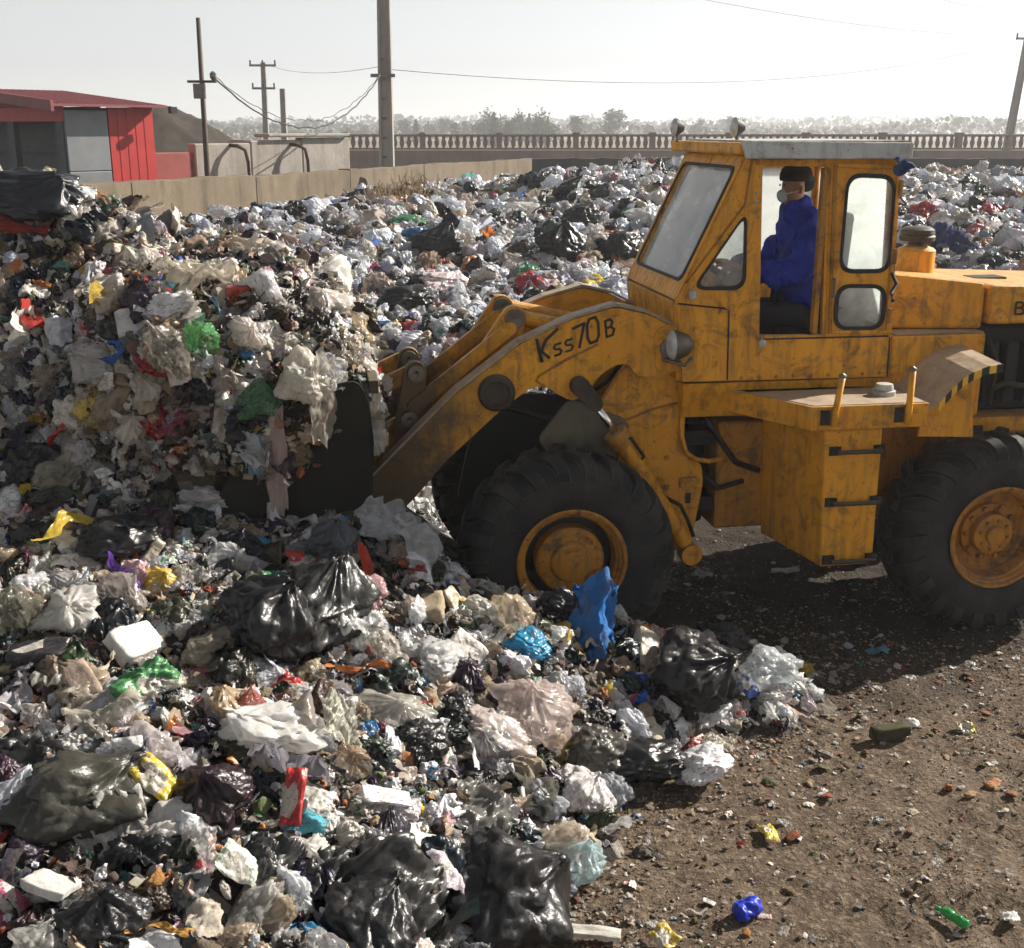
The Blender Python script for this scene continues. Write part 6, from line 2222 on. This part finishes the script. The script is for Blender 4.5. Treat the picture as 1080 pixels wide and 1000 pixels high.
def tone(c):
    c = np.asarray(c)
    m, s = c.mean(), (c.max() - c.min()) / max(c.max(), .01)
    if m < .05: return 'black'
    if s > .55:
        r, g, b = c
        if r > g * 1.6 and r > b * 1.6: return 'red' if g < r * .3 else 'orange'
        if b > r * 1.3: return 'blue'
        if g > r * 1.2: return 'green'
        return 'yellow brown'
    if s > .24: return 'beige' if m > .3 else 'brown'
    return 'white' if m > .58 else ('pale grey' if m > .38 else 'grey')


used_lab = {}


def project(p):
    d = np.asarray(p) - np.array([0, 0, CAM_H])
    z = d @ _cf
    return 540 + 1250 * d[0] / z, 500 - 1250 * (d @ _cu) / z


def auto_label(kind, col, p, size, hero_pool):
    u, v = project(p)
    best = min(hero_pool, key=lambda h: math.hypot(h[0] - u, h[1] - v))
    du, dv = u - best[0], v - best[1]
    where = ('right of' if du > 0 else 'left of') if abs(du) > abs(dv) else ('in front of' if dv > 0 else 'behind')
    t = tone(col)
    noun = CW[kind] if t != 'black' else {'binbag': 'black bin bag', 'binsheet': 'torn black bag'}.get(kind, 'black ' + CW[kind])
    if not noun.startswith(('black', 'torn black')): noun = t + ' ' + noun
    if kind in ('binbag', 'binsheet') and t != 'black': noun = 'black bin bag'
    lab = '%s %s the %s' % (noun, where, best[3])
    for pre in ('', 'second ', 'third ', 'fourth ', 'fifth ', 'sixth '):
        if pre + lab not in used_lab:
            lab = pre + lab
            break
    used_lab[lab] = 1
    return lab


W_LOAD = {'binbag': 6, 'filmbag': 4, 'clearbag': 6, 'printbag': 2, 'binsheet': 8, 'clearsheet': 4, 'clothsheet': 4}
W_BIG = {'binbag': 7, 'filmbag': 8, 'clearbag': 7, 'printbag': 3, 'binsheet': 5, 'clearsheet': 3, 'sheet': 2, 'clothsheet': 3}
Pq, Nq = sample_near(120)
pool = [h for h in HERO if h[1] > 300]
for p, n_ in zip(Pq, Nq):
    k = kinds_for(1, W_BIG)[0]
    c = COLS[k]()
    s = RNG.uniform(.18, .32)
    piece(k, p + n_ * s * .08, n_, (s, s * RNG.uniform(.7, 1.1), s * RNG.uniform(.7, 1.1)), c, auto_label(k, c, p, s, pool), RNG.integers(8), None, RNG.normal(size=2) * .4, 'large bags lying in the near heap')
Pq, Nq = sample_load(60)
pool = [h for h in HERO if h[1] < 520 and h[0] < 400]
for p, n_ in zip(Pq, Nq):
    k = kinds_for(1, W_LOAD)[0]
    c = COLS[k]() * np.array([.95, .9, .83])
    s = RNG.uniform(.18, .34)
    piece(k, p, n_, (s, s * RNG.uniform(.7, 1.1), s), c, auto_label(k, c, p, s, pool), RNG.integers(8), None, RNG.normal(size=2) * .4, 'large bags in the bucket load')
Pq, Nq = sample_back(100, 10.8, 30)
for p, n_ in zip(Pq, Nq):
    k = kinds_for(1, {'binbag': 4, 'filmbag': 10, 'clearbag': 4, 'printbag': 3})[0]
    c = COLS[k]()
    s = RNG.uniform(.34, .58)
    u, v = project(p)
    zone = 'left of the loader arm' if u < 520 else ('behind the loader arm' if u < 690 else ('behind the cab' if u < 960 else 'behind the hood'))
    t = tone(c)
    piece(k, p + n_ * s * .12, n_, (s, s * RNG.uniform(.7, 1.1), s * .8), c, ('large %s bag on the far heap ' % t) + zone, RNG.integers(8), None, RNG.normal(size=2) * .3, 'large %s bags on the far heap %s' % (t, zone))

# dry weeds growing on the tan wall side of the far heap
V_, F_ = [], []
rw = np.random.default_rng(12)
for k in range(420):
    bx, by = -2.35 + rw.normal() * .35, 25.0 + rw.normal() * .5
    bz = float(back_z(np.array([bx]), np.array([by]))[0])
    p = np.array([bx, by, bz])
    d = np.array([rw.normal() * .4, rw.normal() * .4, 1.0])
    d /= np.linalg.norm(d)
    L_ = rw.uniform(.15, .5)
    s_ = np.cross(d, rw.normal(size=3)); s_ /= np.linalg.norm(s_)
    for q in range(3):
        b = len(V_)
        a0, a1 = p + d * L_ * q / 3, p + d * L_ * (q + 1) / 3 + rw.normal(size=3) * .05
        V_ += [a0 - s_ * .012, a0 + s_ * .012, a1 + s_ * .01, a1 - s_ * .01]
        F_.append((b, b + 1, b + 2, b + 3))
o = link('dry_weeds', mesh_np('dry_weeds', np.array(V_), np.array(F_)), M['dry'])
tag(o, 'dry brown weeds at the edge of the far heap by the tan wall', 'weeds', kind='stuff')
